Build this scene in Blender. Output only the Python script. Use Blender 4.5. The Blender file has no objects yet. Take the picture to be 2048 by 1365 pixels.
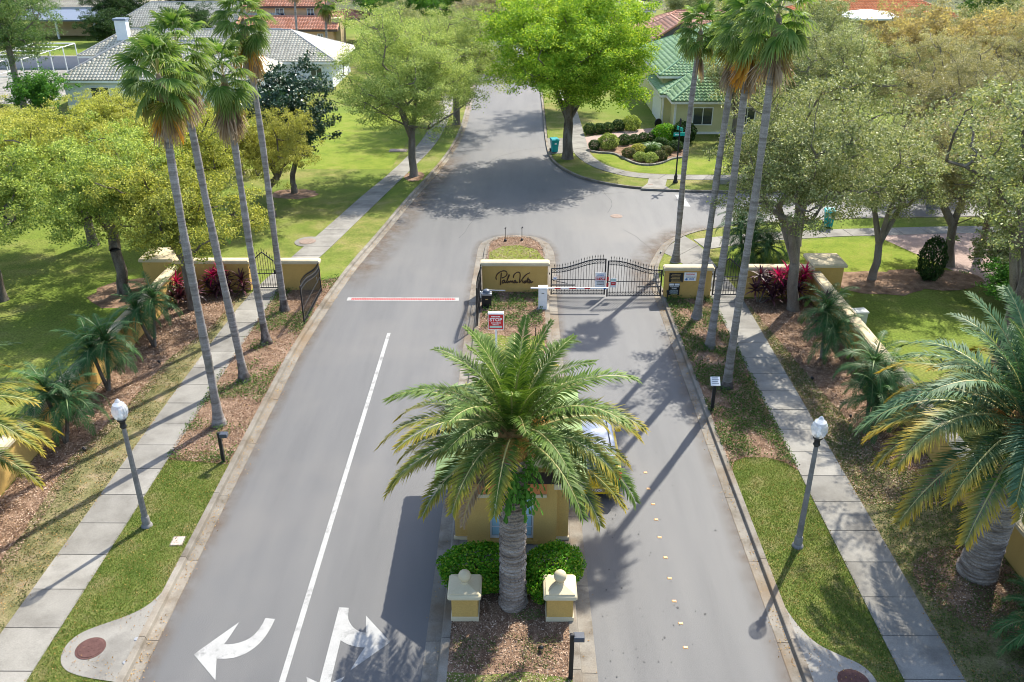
import bpy, math, random
import numpy as np
from mathutils import Vector, Matrix
from math import sin, cos, pi, radians as R

sc = bpy.context.scene
col = sc.collection

# ------------------------------------------------------------------ camera
CAMH = 16.5
cam_d = bpy.data.cameras.new('camera')
cam_d.sensor_width = 36.0
cam_d.lens = 36.0 * 1720.0 / 2048.0
cam_d.clip_end = 3000
cam = bpy.data.objects.new('camera', cam_d)
col.objects.link(cam)
PITCH = math.atan(860.0 / 1720.0)
cam.location = (0, 0, CAMH)
cam.rotation_euler = (pi / 2 - PITCH, 0, 0.00468)
sc.camera = cam

# ------------------------------------------------------------------ world, sun, exposure
SUN_DX, SUN_DY = 0.47, 0.77          # towards the sun, per metre of height
world = bpy.data.worlds.new("World")
sc.world = world
world.use_nodes = True
wn = world.node_tree.nodes; wl = world.node_tree.links
bg = wn['Background']
sky = wn.new('ShaderNodeTexSky')
sky.sky_type = 'NISHITA'
sky.sun_disc = False
sky.sun_elevation = math.atan(1 / math.hypot(SUN_DX, SUN_DY))
sky.sun_rotation = math.atan2(SUN_DX, SUN_DY)
sky.air_density = 1.0
sky.dust_density = 1.5
sky.ozone_density = 1.0
bg.inputs['Strength'].default_value = 0.14
wl.new(sky.outputs[0], bg.inputs['Color'])
sd = bpy.data.lights.new('sun', 'SUN')
sd.energy = 3.5
sd.angle = R(0.53)
sd.color = (1.0, 0.94, 0.82)
sun = bpy.data.objects.new('sun', sd)
col.objects.link(sun)
sun.rotation_euler = Vector((SUN_DX, SUN_DY, 1)).to_track_quat('Z', 'Y').to_euler()
sc.view_settings.view_transform = 'Standard'
sc.view_settings.look = 'None'
sc.view_settings.gamma = 1
sc.view_settings.use_curve_mapping = False
sc.view_settings.exposure = 1.36
sc.cycles.filter_width = 1.0
sc.cycles.max_bounces = 10
sc.cycles.diffuse_bounces = 8
sc.cycles.transparent_max_bounces = 8
sc.cycles.caustics_reflective = False
sc.cycles.caustics_refractive = False

# ------------------------------------------------------------------ helpers
def tag(o, label=None, cat=None, group=None, kind=None):
    if label: o['label'] = label
    if cat: o['category'] = cat
    if group: o['group'] = group
    if kind: o['kind'] = kind
    return o

def empty(name, loc=(0, 0, 0), rz=0.0, label=None, cat=None, group=None):
    o = bpy.data.objects.new(name, None)
    o.empty_display_size = 0.2
    o.location = loc
    o.rotation_euler = (0, 0, rz)
    col.objects.link(o)
    return tag(o, label, cat, group)

def inst(name, mesh, parent=None, loc=(0, 0, 0), rot=(0, 0, 0), scale=(1, 1, 1), mat=None):
    o = bpy.data.objects.new(name, mesh)
    col.objects.link(o)
    o.location = loc
    o.rotation_euler = rot
    o.scale = scale if hasattr(scale, '__len__') else (scale,) * 3
    if parent: o.parent = parent
    if mat:
        if len(mesh.materials) == 0: mesh.materials.append(None)
        o.material_slots[0].link = 'OBJECT'
        o.material_slots[0].material = mat
    return o

def smooth_mesh(me, angle=None):
    me.shade_smooth()
    if angle is not None:
        me.set_sharp_from_angle(angle=angle)

class MB:
    """collects simple shapes, links them as one mesh"""
    def __init__(s):
        s.v = []; s.f = []; s.m = []; s.cm = 0
    def add(s, vs, fs):
        b = len(s.v)
        s.v.extend(tuple(p) for p in vs)
        for f in fs:
            s.f.append(tuple(b + i for i in f)); s.m.append(s.cm)
        return s
    def box(s, x0, x1, y0, y1, z0, z1):
        return s.add([(x0, y0, z0), (x1, y0, z0), (x1, y1, z0), (x0, y1, z0), (x0, y0, z1), (x1, y0, z1), (x1, y1, z1), (x0, y1, z1)],
                     [(0, 3, 2, 1), (4, 5, 6, 7), (0, 1, 5, 4), (1, 2, 6, 5), (2, 3, 7, 6), (3, 0, 4, 7)])
    def bbox(s, x0, x1, y0, y1, z0, z1, b=0.02):
        """box with chamfered top rim and vertical corners"""
        def ring(dx, z):
            c = b
            X0, X1, Y0, Y1 = x0 + dx, x1 - dx, y0 + dx, y1 - dx
            return [(X0 + c, Y0, z), (X1 - c, Y0, z), (X1, Y0 + c, z), (X1, Y1 - c, z), (X1 - c, Y1, z), (X0 + c, Y1, z), (X0, Y1 - c, z), (X0, Y0 + c, z)]
        rs = [ring(0, z0), ring(0, z1 - b), ring(b, z1)]
        vs = sum(rs, [])
        fs = [tuple(reversed(range(8)))]
        for k in range(2):
            for i in range(8):
                j = (i + 1) % 8
                fs.append((k * 8 + i, k * 8 + j, (k + 1) * 8 + j, (k + 1) * 8 + i))
        fs.append(tuple(range(16, 24)))
        return s.add(vs, fs)
    def prism(s, poly, z0, z1):
        n = len(poly)
        a = sum(poly[i][0] * poly[(i + 1) % n][1] - poly[(i + 1) % n][0] * poly[i][1] for i in range(n))
        if a < 0: poly = list(reversed(poly))
        vs = [(p[0], p[1], z0) for p in poly] + [(p[0], p[1], z1) for p in poly]
        fs = [tuple(reversed(range(n))), tuple(range(n, 2 * n))]
        for i in range(n):
            j = (i + 1) % n
            fs.append((i, j, n + j, n + i))
        return s.add(vs, fs)
    def tube(s, pts, r, n=6, cap=True):
        pts = [Vector(p) for p in pts]
        if not hasattr(r, '__len__'): r = [r] * len(pts)
        vs = []; fs = []
        up = Vector((0, 0, 1))
        prev = None
        for i, p in enumerate(pts):
            t = (pts[min(i + 1, len(pts) - 1)] - pts[max(i - 1, 0)])
            if t.length < 1e-9: t = Vector((0, 0, 1))
            t.normalize()
            if prev is None:
                a = t.cross(up)
                if a.length < 0.05: a = t.cross(Vector((1, 0, 0)))
            else:
                a = prev - t * prev.dot(t)
                if a.length < 1e-4: a = t.cross(up)
            a.normalize(); prev = a
            b = t.cross(a)
            for k in range(n):
                w = 2 * pi * k / n
                vs.append(p + (a * cos(w) + b * sin(w)) * r[i])
        for i in range(len(pts) - 1):
            for k in range(n):
                k2 = (k + 1) % n
                fs.append((i * n + k, i * n + k2, (i + 1) * n + k2, (i + 1) * n + k))
        if cap:
            fs.append(tuple(reversed(range(n))))
            fs.append(tuple(range((len(pts) - 1) * n, len(pts) * n)))
        return s.add(vs, fs)
    def lathe(s, prof, n=16, c=(0, 0, 0), a0=0.0):
        vs = []; fs = []
        m = len(prof)
        for (r, z) in prof:
            for k in range(n):
                w = a0 + 2 * pi * k / n
                vs.append((c[0] + r * cos(w), c[1] + r * sin(w), c[2] + z))
        for i in range(m - 1):
            for k in range(n):
                k2 = (k + 1) % n
                fs.append((i * n + k, i * n + k2, (i + 1) * n + k2, (i + 1) * n + k))
        fs.append(tuple(reversed(range(n)))); fs.append(tuple(range((m - 1) * n, m * n)))
        return s.add(vs, fs)
    def mesh(s, name, mats=None, smooth=None):
        me = bpy.data.meshes.new(name)
        me.from_pydata(s.v, [], s.f)
        if mats:
            for x in (mats if isinstance(mats, (list, tuple)) else [mats]): me.materials.append(x)
            if len(me.materials) > 1: me.polygons.foreach_set('material_index', s.m)
        if smooth is not None: smooth_mesh(me, smooth)
        me.update()
        return me
    def build(s, name, mats, parent=None, smooth=None, loc=(0, 0, 0), rot=(0, 0, 0)):
        return inst(name, s.mesh(name, mats, smooth), parent, loc, rot)

def np_mesh(name, V, F, mat=None, attr=None, smooth=False):
    """V (n,3) array, F (m,k) array of one polygon size"""
    V = np.asarray(V, np.float32); F = np.asarray(F, np.int32)
    me = bpy.data.meshes.new(name)
    me.vertices.add(len(V)); me.vertices.foreach_set('co', V.ravel())
    k = F.shape[1]
    me.loops.add(F.size); me.loops.foreach_set('vertex_index', F.ravel())
    me.polygons.add(len(F))
    me.polygons.foreach_set('loop_start', np.arange(0, F.size, k, dtype=np.int32))
    if attr is not None:
        a = me.attributes.new('tip', 'FLOAT', 'POINT')
        a.data.foreach_set('value', np.asarray(attr, np.float32))
    if mat: me.materials.append(mat)
    if smooth: me.polygons.foreach_set('use_smooth', np.ones(len(F), bool))
    me.update(calc_edges=True)
    me.validate()
    return me

def poly_sheet(name, poly, z, mat, parent=None, kind=None):
    n = len(poly)
    a = sum(poly[i][0] * poly[(i + 1) % n][1] - poly[(i + 1) % n][0] * poly[i][1] for i in range(n))
    if a < 0: poly = list(reversed(poly))
    from mathutils.geometry import tessellate_polygon
    tris = tessellate_polygon([[Vector((p[0], p[1], 0)) for p in poly]])
    me = bpy.data.meshes.new(name)
    fs = []
    for t in tris:
        p = [poly[i] for i in t]
        ar = (p[1][0] - p[0][0]) * (p[2][1] - p[0][1]) - (p[2][0] - p[0][0]) * (p[1][1] - p[0][1])
        fs.append(tuple(t) if ar > 0 else tuple(reversed(t)))
    me.from_pydata([(p[0], p[1], z) for p in poly], [], fs)
    me.materials.append(mat)
    o = inst(name, me, parent)
    if kind: o['kind'] = kind
    return o

def resample(pts, n=None, step=None):
    P = np.array(pts, float)
    d = np.r_[0, np.cumsum(np.hypot(*(P[1:, :2] - P[:-1, :2]).T))]
    if n is None: n = max(2, int(round(d[-1] / step)) + 1)
    t = np.linspace(0, d[-1], n)
    return np.stack([np.interp(t, d, P[:, k]) for k in range(P.shape[1])], 1)

def smooth_line(pts, it=2):
    P = [tuple(p) for p in pts]
    for _ in range(it):
        Q = [P[0]]
        for a, b in zip(P[:-1], P[1:]):
            Q.append(tuple(.75 * x + .25 * y for x, y in zip(a, b)))
            Q.append(tuple(.25 * x + .75 * y for x, y in zip(a, b)))
        Q.append(P[-1]); P = Q
    return P

def inside(poly, X, Y):
    r = np.zeros(len(X), bool)
    n = len(poly)
    for i in range(n):
        x1, y1 = poly[i]; x2, y2 = poly[(i + 1) % n]
        if y1 == y2: continue
        c = ((y1 > Y) != (y2 > Y)) & (X < (x2 - x1) * (Y - y1) / (y2 - y1) + x1)
        r ^= c
    return r

def blotch(X, Y, seed, scale):
    g = np.random.default_rng(seed)
    v = np.zeros(len(X))
    for k in range(10):
        a = g.uniform(0, 2 * pi); f = scale * g.uniform(.5, 2.2)
        v += np.sin((X * cos(a) + Y * sin(a)) * f * 2 * pi + g.uniform(0, 6.28))
    return v / 3.2

# ------------------------------------------------------------------ materials
def new_mat(name):
    m = bpy.data.materials.new(name)
    m.use_nodes = True
    nt = m.node_tree
    return m, nt.nodes, nt.links, nt.nodes['Principled BSDF']

def ramp(nodes, cols, pos=None):
    r = nodes.new('ShaderNodeValToRGB')
    e = r.color_ramp.elements
    n = len(cols)
    while len(e) < n: e.new(0.5)
    for i, c in enumerate(cols):
        e[i].position = pos[i] if pos else i / max(1, n - 1)
        e[i].color = (*c, 1)
    return r

def noise(nodes, links, vec, scale, detail=4, rough=0.55, dist=0.0):
    t = nodes.new('ShaderNodeTexNoise')
    t.inputs['Scale'].default_value = scale
    t.inputs['Detail'].default_value = detail
    t.inputs['Roughness'].default_value = rough
    t.inputs['Distortion'].default_value = dist
    if vec is not None: links.new(vec, t.inputs['Vector'])
    return t

def mixc(nodes, links, a, b, fac, mode='MIX'):
    m = nodes.new('ShaderNodeMix'); m.data_type = 'RGBA'; m.blend_type = mode
    for s, v in ((6, a), (7, b)):
        if isinstance(v, tuple): m.inputs[s].default_value = (*v, 1)
        else: links.new(v, m.inputs[s])
    if isinstance(fac, (int, float)): m.inputs[0].default_value = fac
    else: links.new(fac, m.inputs[0])
    return m.outputs[2]

def surf(name, cols, scale=3.0, rough=0.8, fine=None, fine_amt=0.25, bump=0.0, bump_scale=60, spec=0.3, big=None, metal=0.0, space='world', stretch=None, pos=None):
    """colours over a noise, an optional finer grain, an optional large-scale second tint"""
    m, n, l, p = new_mat(name)
    if space == 'world':
        g = n.new('ShaderNodeNewGeometry'); vec = g.outputs['Position']
    else:
        g = n.new('ShaderNodeTexCoord'); vec = g.outputs['Object']
    if stretch:
        mp = n.new('ShaderNodeMapping'); mp.inputs['Scale'].default_value = stretch
        l.new(vec, mp.inputs['Vector']); vec2 = mp.outputs[0]
    else: vec2 = vec
    t = noise(n, l, vec2, scale, 6, 0.62)
    if len(cols) == 1: cols = [tuple(c * .88 for c in cols[0]), tuple(min(1, c * 1.1) for c in cols[0])]
    r = ramp(n, cols, pos or [0.32 + 0.36 * i / (len(cols) - 1) for i in range(len(cols))])
    l.new(t.outputs['Fac'], r.inputs[0])
    c = r.outputs[0]
    if big:
        t3 = noise(n, l, vec, big[1], 4, 0.6)
        r3 = ramp(n, [(0, 0, 0), (1, 1, 1)], [big[2], big[3]])
        l.new(t3.outputs['Fac'], r3.inputs[0])
        c = mixc(n, l, c, big[0], r3.outputs[0])
    if fine:
        t2 = noise(n, l, vec, fine, 3, 0.7)
        r2 = ramp(n, [(1 - fine_amt,) * 3, (1 + fine_amt,) * 3], [0.3, 0.7])
        l.new(t2.outputs['Fac'], r2.inputs[0])
        c = mixc(n, l, c, r2.outputs[0], 1.0, 'MULTIPLY')
    l.new(c, p.inputs['Base Color'])
    p.inputs['Roughness'].default_value = rough
    p.inputs['Specular IOR Level'].default_value = spec
    p.inputs['Metallic'].default_value = metal
    if bump:
        tb = noise(n, l, vec2 if stretch and stretch[2] != 1 else vec, bump_scale, 4, 0.65)
        b = n.new('ShaderNodeBump'); b.inputs['Strength'].default_value = bump
        b.inputs['Distance'].default_value = 0.02
        l.new(tb.outputs['Fac'], b.inputs['Height']); l.new(b.outputs[0], p.inputs['Normal'])
    return m

def leaf(name, cols, trans=0.42, rough=0.6, spec=0.12, clump=0.35, tcol=None, vary=0.12, scale=0.6, gain=1.0):
    """leaf colours: one per leaf, drifting with position; light passes through the blade"""
    m, n, l, p = new_mat(name)
    g = n.new('ShaderNodeNewGeometry')
    t = noise(n, l, g.outputs['Position'], scale, 3, 0.6)
    a = n.new('ShaderNodeMath'); a.operation = 'MULTIPLY_ADD'
    a.inputs[1].default_value = 1.6 * clump; a.inputs[2].default_value = -0.8 * clump
    l.new(t.outputs['Fac'], a.inputs[0])
    b = n.new('ShaderNodeMath'); b.operation = 'ADD'
    l.new(g.outputs['Random Per Island'], b.inputs[0]); l.new(a.outputs[0], b.inputs[1])
    r = ramp(n, cols)
    l.new(b.outputs[0], r.inputs[0])
    oi = n.new('ShaderNodeObjectInfo')
    hv = n.new('ShaderNodeHueSaturation')
    mv = n.new('ShaderNodeMapRange'); mv.inputs[3].default_value = gain * (1 - vary); mv.inputs[4].default_value = gain * (1 + vary)
    l.new(oi.outputs['Random'], mv.inputs[0]); l.new(mv.outputs[0], hv.inputs['Value'])
    l.new(r.outputs[0], hv.inputs['Color'])
    c = hv.outputs[0]
    l.new(c, p.inputs['Base Color'])
    p.inputs['Roughness'].default_value = rough
    p.inputs['Specular IOR Level'].default_value = spec
    if trans > 0:
        tr = n.new('ShaderNodeBsdfTranslucent')
        l.new(mixc(n, l, c, tcol or (1.35, 1.35, 0.7), 1.0, 'MULTIPLY'), tr.inputs['Color'])
        ms = n.new('ShaderNodeMixShader'); ms.inputs[0].default_value = trans
        l.new(p.outputs[0], ms.inputs[1]); l.new(tr.outputs[0], ms.inputs[2])
        l.new(ms.outputs[0], n['Material Output'].inputs['Surface'])
    return m

def frond_mat(name, green, tip, amt, trans=0.3, back=None):
    m, n, l, p = new_mat(name)
    g = n.new('ShaderNodeNewGeometry')
    at = n.new('ShaderNodeAttribute'); at.attribute_name = 'tip'
    oi = n.new('ShaderNodeObjectInfo')
    r = ramp(n, green)
    l.new(g.outputs['Random Per Island'], r.inputs[0])
    mm = n.new('ShaderNodeMapRange'); mm.inputs[1].default_value = 0.35; mm.inputs[2].default_value = 1.0
    mm.inputs[4].default_value = amt
    l.new(at.outputs['Fac'], mm.inputs[0])
    c = mixc(n, l, r.outputs[0], tip, mm.outputs[0])
    hv = n.new('ShaderNodeHueSaturation')
    mv = n.new('ShaderNodeMapRange'); mv.inputs[3].default_value = .8; mv.inputs[4].default_value = 1.2
    l.new(oi.outputs['Random'], mv.inputs[0]); l.new(mv.outputs[0], hv.inputs['Value']); l.new(c, hv.inputs['Color'])
    c = hv.outputs[0]
    l.new(c, p.inputs['Base Color'])
    p.inputs['Roughness'].default_value = 0.5
    p.inputs['Specular IOR Level'].default_value = 0.16
    tr = n.new('ShaderNodeBsdfTranslucent')
    l.new(mixc(n, l, c, (1.3, 1.3, 0.6), 1.0, 'MULTIPLY'), tr.inputs['Color'])
    ms = n.new('ShaderNodeMixShader'); ms.inputs[0].default_value = trans
    l.new(p.outputs[0], ms.inputs[1]); l.new(tr.outputs[0], ms.inputs[2])
    l.new(ms.outputs[0], n['Material Output'].inputs['Surface'])
    return m

def plain(name, c, rough=0.5, metal=0.0, spec=0.4, fine=None):
    return surf(name, [tuple(x * .94 for x in c), tuple(min(1, x * 1.05) for x in c)], 5.0, rough, fine, 0.1, spec=spec, metal=metal)

M = {}
M['asphalt'] = surf('asphalt', [(.076, .0765, .079), (.093, .093, .0945), (.108, .107, .106)], 0.9, 0.64, 48, 0.30, 0.5, 60, spec=.55, big=((.128, .122, .115), 0.12, .5, .75), stretch=(1.0, .10, 1))
M['concrete'] = surf('concrete', [(.178, .168, .148), (.235, .224, .20), (.268, .256, .23)], 0.9, 0.9, 34, 0.16, 0.2, 70, big=((.125, .117, .105), 0.62, .52, .76))
M['kerb'] = surf('kerb_concrete', [(.125, .105, .08), (.205, .185, .155), (.25, .23, .195)], 1.3, 0.9, 30, 0.16, 0.2, 60, big=((.17, .125, .08), 0.40, .50, .70))
M['joint'] = surf('joint_soil', [(.07, .06, .05), (.11, .09, .07)], 8, 0.95)
M['lawn'] = surf('lawn_grass', [(.075, .105, .02), (.13, .155, .032), (.19, .185, .055), (.235, .20, .09)], 0.55, 0.95, 12, 0.4, 0.6, 45, 0.1, big=((.125, .175, .026), 0.07, .42, .62))
M['lawn_bright'] = surf('lush_grass', [(.11, .16, .018), (.16, .205, .026), (.205, .22, .045)], 0.8, 0.95, 22, 0.4, 0.7, 55, 0.1)
M['verge'] = surf('verge_turf', [(.075, .11, .022), (.12, .145, .035), (.19, .17, .075)], 1.1, 0.95, 26, 0.35, 0.6, 60, 0.1)
M['dry'] = surf('dry_ground_cover', [(.10, .105, .04), (.175, .16, .075), (.26, .205, .125)], 1.6, 0.95, 22, 0.45, 0.8, 50, 0.1)
M['mulch'] = surf('bark_mulch', [(.12, .075, .05), (.21, .135, .09), (.31, .21, .145)], 2.2, 0.95, 26, 0.45, 0.8, 40, 0.1)
M['ground'] = surf('far_ground', [(.04, .06, .02), (.08, .09, .03), (.14, .12, .06)], 0.12, 0.95, 3, 0.3)
M['paver'] = None
M['paint'] = surf('white_road_paint', [(.29, .29, .282), (.35, .35, .34)], 2.5, 0.7, 40, 0.14, big=((.19, .19, .187), 2.6, .55, .70))
M['stucco'] = surf('mustard_stucco', [(.47, .305, .095), (.54, .352, .115)], 1.4, 0.85, 30, 0.10, 0.25, 120, 0.2, big=((.40, .26, .085), 0.8, .58, .82), stretch=(1, 1, .35))
M['stucco_cap'] = surf('cream_coping', [(.46, .385, .25), (.55, .47, .32)], 1.5, 0.8, 30, 0.08, 0.1, 90, 0.2)
M['cream'] = surf('cream_trim', [(.52, .44, .29), (.58, .50, .34)], 2, 0.75, 40, 0.05)
M['terra'] = plain('terracotta_panel', (.52, .20, .07), 0.8)
M['iron'] = plain('black_iron', (.018, .018, .02), 0.45)
M['white'] = plain('white_enamel', (.78, .78, .78), 0.35)
M['red'] = plain('red_enamel', (.55, .02, .025), 0.4)
M['black'] = plain('black_plastic', (.015, .015, .017), 0.5)
M['gold'] = plain('gold_lettering', (.55, .38, .15), 0.5)
M['blue'] = plain('blue_print', (.05, .16, .42), 0.5)
M['palegreen'] = plain('pale_green_print', (.45, .62, .55), 0.5)
M['teal'] = plain('teal_plastic', (.0, .30, .33), 0.4)
M['grey'] = plain('grey_metal', (.30, .31, .33), 0.45, 0.3)
M['pole'] = surf('weathered_pole', [(.17, .16, .155), (.26, .25, .24)], 3, 0.7, 30, 0.15)
M['sign_green'] = plain('street_sign_green', (.0, .38, .28), 0.4)
M['rust'] = surf('rusty_iron', [(.07, .032, .028), (.10, .048, .042)], 6, 0.8, 40, 0.2)
M['iron_grey'] = surf('cast_iron', [(.20, .15, .12), (.28, .21, .17)], 6, 0.8, 40, 0.2)
M['bark'] = surf('oak_bark', [(.06, .048, .038), (.13, .11, .09), (.21, .19, .165)], 3.0, 0.95, 26, 0.3, 0.7, 30, 0.1, stretch=(1, 1, .35))
M['bark_pale'] = surf('pale_bark', [(.14, .12, .10), (.24, .21, .18)], 3.0, 0.95, 26, 0.3, 0.6, 30, 0.1, stretch=(1, 1, .35))
M['palm_dead'] = frond_mat('dead_frond', [(.20, .13, .08), (.29, .20, .13), (.34, .25, .17)], (.36, .27, .18), .5, 0.2)
M['palm_rust'] = frond_mat('dying_frond', [(.36, .17, .03), (.42, .24, .05), (.34, .28, .05)], (.50, .22, .03), .8, 0.3)
M['fan'] = frond_mat('fan_frond_green', [(.055, .135, .025), (.095, .19, .038), (.15, .25, .06)], (.31, .34, .15), .6, 0.42)
M['fan_old'] = frond_mat('fan_frond_old', [(.075, .13, .022), (.13, .19, .03), (.22, .22, .05)], (.34, .24, .08), .8, 0.36)
M['date'] = frond_mat('date_frond_green', [(.055, .12, .018), (.095, .165, .027), (.145, .21, .042)], (.20, .25, .07), .35, 0.26)
M['date_old'] = frond_mat('date_frond_yellowing', [(.05, .11, .022), (.085, .15, .032), (.13, .175, .042)], (.58, .40, .04), .8, 0.28)
M['date_blue'] = frond_mat('date_frond_bluish', [(.045, .12, .062), (.08, .17, .092), (.12, .215, .125)], (.24, .26, .08), .4, 0.28)
M['date_blue_old'] = frond_mat('date_frond_bluish_yellowing', [(.05, .12, .055), (.09, .16, .075), (.14, .185, .07)], (.60, .37, .02), 1.0, 0.28)
M['pygmy'] = frond_mat('pygmy_frond', [(.022, .08, .026), (.042, .125, .042), (.075, .17, .055)], (.12, .19, .06), .4, 0.28)
M['pygmy_bright'] = frond_mat('pygmy_frond_bright', [(.05, .17, .03), (.08, .22, .04), (.12, .26, .05)], (.2, .3, .06), .4, 0.35)
M['rachis'] = plain('frond_rib', (.36, .33, .12), 0.5)
M['pygmy_rib'] = plain('green_rib', (.10, .15, .045), 0.5)
M['fruit'] = surf('orange_fruit_stalk', [(.42, .17, .03), (.55, .27, .06)], 9, 0.7)
M['cordy_red'] = leaf('cordyline_red', [(.20, .006, .04), (.42, .012, .09), (.52, .03, .13)], 0.4, tcol=(1, .4, .6))
M['cordy_dark'] = leaf('cordyline_dark', [(.025, .008, .016), (.06, .012, .025), (.11, .03, .04)], 0.2, spec=.6, tcol=(1, .4, .5))
M['pt'] = surf('fan_palm_trunk', [(.15, .13, .115), (.26, .235, .22), (.35, .325, .31)], 1.8, 0.9, 24, 0.22, 0.7, 16, 0.15, stretch=(.5, .5, 5), big=((.16, .15, .125), 1.1, .55, .72))
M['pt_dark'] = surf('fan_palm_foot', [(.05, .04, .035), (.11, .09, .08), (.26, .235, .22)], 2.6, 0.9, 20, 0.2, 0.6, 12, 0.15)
M['date_trunk'] = surf('date_palm_trunk', [(.13, .10, .08), (.27, .225, .19), (.38, .33, .29)], 2.4, 0.9, 26, 0.3, 0.8, 18, 0.15, stretch=(.6, .6, 4))
L_OAK = leaf('oak_yellow_leaf', [(.09, .115, .028), (.17, .19, .04), (.27, .275, .055), (.40, .375, .08)], 0.28, clump=.6, gain=1.6)
L_OAK2 = leaf('oak_lime_leaf', [(.065, .105, .026), (.13, .18, .04), (.22, .265, .058), (.33, .36, .10)], 0.28, clump=.6, gain=1.6)
L_OAKY = leaf('oak_golden_leaf', [(.17, .175, .04), (.27, .27, .06), (.39, .37, .10)], 0.32, clump=.6, gain=1.4)
L_OLIVE = leaf('olive_oak_leaf', [(.075, .095, .038), (.14, .165, .062), (.215, .235, .098), (.31, .30, .165)], 0.25, rough=.5, spec=.18, clump=.7, gain=1.6)
L_TAN = leaf('tan_oak_leaf', [(.13, .13, .065), (.22, .205, .10), (.31, .275, .155)], 0.28, rough=.55, spec=.15, clump=.7, gain=1.5)
L_ORANGE = leaf('orange_oak_leaf', [(.22, .18, .09), (.33, .265, .13), (.43, .35, .18)], 0.45, clump=.4, gain=1.1)
L_BRIGHT = leaf('bright_leaf', [(.06, .13, .012), (.11, .205, .018), (.18, .27, .025), (.27, .33, .04)], 0.36, clump=.5, gain=1.65, tcol=(1.25, 1.1, .6))
L_LIGHT = leaf('light_oak_leaf', [(.095, .145, .04), (.165, .22, .058), (.25, .30, .085), (.36, .395, .145)], 0.34, clump=.5, gain=1.45, tcol=(1.25, 1.2, .8))
L_MAG = leaf('magnolia_leaf', [(.010, .032, .014), (.018, .05, .022), (.035, .07, .032)], 0.12, rough=.38, spec=.5, clump=.3, gain=1.3)
L_DARK = leaf('dark_leaf', [(.012, .03, .010), (.025, .055, .016), (.05, .085, .025)], 0.25, clump=.35, gain=1.3)
L_GREEN = leaf('green_leaf', [(.025, .075, .012), (.045, .12, .018), (.08, .17, .025)], 0.38, clump=.35, gain=1.6)
L_GREY = leaf('grey_twig_leaf', [(.20, .175, .13), (.28, .25, .18), (.34, .30, .22)], 0.35, clump=.4, gain=1.3)
L_PINE = leaf('pine_needle', [(.035, .07, .022), (.07, .115, .04), (.13, .17, .07)], 0.3, clump=.35, gain=1.7)
L_HEDGE = leaf('hedge_leaf', [(.03, .12, .008), (.06, .20, .012), (.12, .28, .02), (.24, .30, .03)], 0.38, clump=.2, scale=2, gain=1.2)
L_BALL = leaf('clipped_shrub_leaf', [(.015, .04, .012), (.03, .07, .02), (.07, .11, .035)], 0.25, clump=.2, scale=2, gain=1.4)
L_COVER = leaf('ground_cover_leaf', [(.035, .085, .018), (.07, .14, .03), (.13, .20, .045)], 0.3, clump=.3, scale=1.2)
L_COVERD = leaf('dry_cover_leaf', [(.055, .085, .025), (.11, .13, .045), (.19, .175, .085)], 0.3, clump=.4, scale=.8)
L_BLADE = leaf('grass_blade', [(.055, .115, .018), (.09, .155, .028), (.145, .185, .045), (.27, .23, .115)], 0.4, clump=.6, scale=.9)
L_CHIP = leaf('bark_chip', [(.07, .042, .03), (.18, .11, .07), (.34, .23, .155), (.54, .42, .32)], 0.0, rough=.9, spec=.1, clump=.55, scale=1.3)
L_LITTER = leaf('fallen_leaf', [(.24, .12, .035), (.36, .20, .06), (.42, .30, .13)], 0.15, rough=.8, spec=.2, clump=.2)

def vary_by_object(m, lo, hi):
    nt = m.node_tree; p = nt.nodes['Principled BSDF']; src = p.inputs['Base Color'].links[0].from_socket
    oi = nt.nodes.new('ShaderNodeObjectInfo'); mr = nt.nodes.new('ShaderNodeMapRange'); mr.inputs[3].default_value = lo; mr.inputs[4].default_value = hi
    hv = nt.nodes.new('ShaderNodeHueSaturation')
    nt.links.new(oi.outputs['Random'], mr.inputs[0]); nt.links.new(mr.outputs[0], hv.inputs['Value']); nt.links.new(src, hv.inputs['Color']); nt.links.new(hv.outputs[0], p.inputs['Base Color'])
vary_by_object(M['concrete'], .82, 1.10); vary_by_object(M['kerb'], .84, 1.12)

def glass_mat(name, c, rough=0.05):
    m, n, l, p = new_mat(name)
    p.inputs['Base Color'].default_value = (*c, 1)
    p.inputs['Roughness'].default_value = rough
    p.inputs['Specular IOR Level'].default_value = 0.9
    return m
M['glass_dark'] = glass_mat('dark_window_glass', (.03, .04, .055))
M['glass_grey'] = glass_mat('tinted_car_glass', (.10, .12, .15))
def clear_mat(name, c, alpha):
    m, n, l, p = new_mat(name)
    p.inputs['Base Color'].default_value = (*c, 1)
    p.inputs['Roughness'].default_value = 0.08
    p.inputs['Alpha'].default_value = alpha
    p.inputs['Specular IOR Level'].default_value = 0.9
    return m
M['globe'] = clear_mat('ribbed_clear_globe', (.72, .76, .82), 0.42)
M['carpaint'] = plain('yellow_car_paint', (.62, .42, .012), 0.25, spec=.6)
M['carroof'] = plain('sky_tinted_car_roof', (.55, .58, .62), 0.2, spec=.7)  # reflection of the sky on the roof, put into its base colour
M['lampred'] = plain('red_lens', (.55, .01, .01), 0.15, spec=.7)
M['blind'] = plain('pale_blue_blind', (.36, .55, .60), 0.5)
M['house_white'] = surf('white_render', [(.62, .66, .70), (.72, .75, .78)], 1, 0.85, 20, 0.05)
M['house_yellow'] = surf('pale_yellow_render', [(.55, .52, .28), (.62, .58, .33)], 1, 0.85, 20, 0.05)
M['house_peach'] = surf('peach_render', [(.60, .36, .20), (.66, .41, .24)], 1, 0.85, 20, 0.05)
M['house_tan'] = surf('tan_render', [(.50, .38, .22), (.56, .43, .26)], 1, 0.85, 20, 0.05)
M['trim_white'] = plain('white_trim', (.75, .75, .73), 0.6)
def tile_mat(name, cols): return leaf(name, cols, 0.0, rough=.85, spec=.10, clump=.25, vary=0.0)
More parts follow.
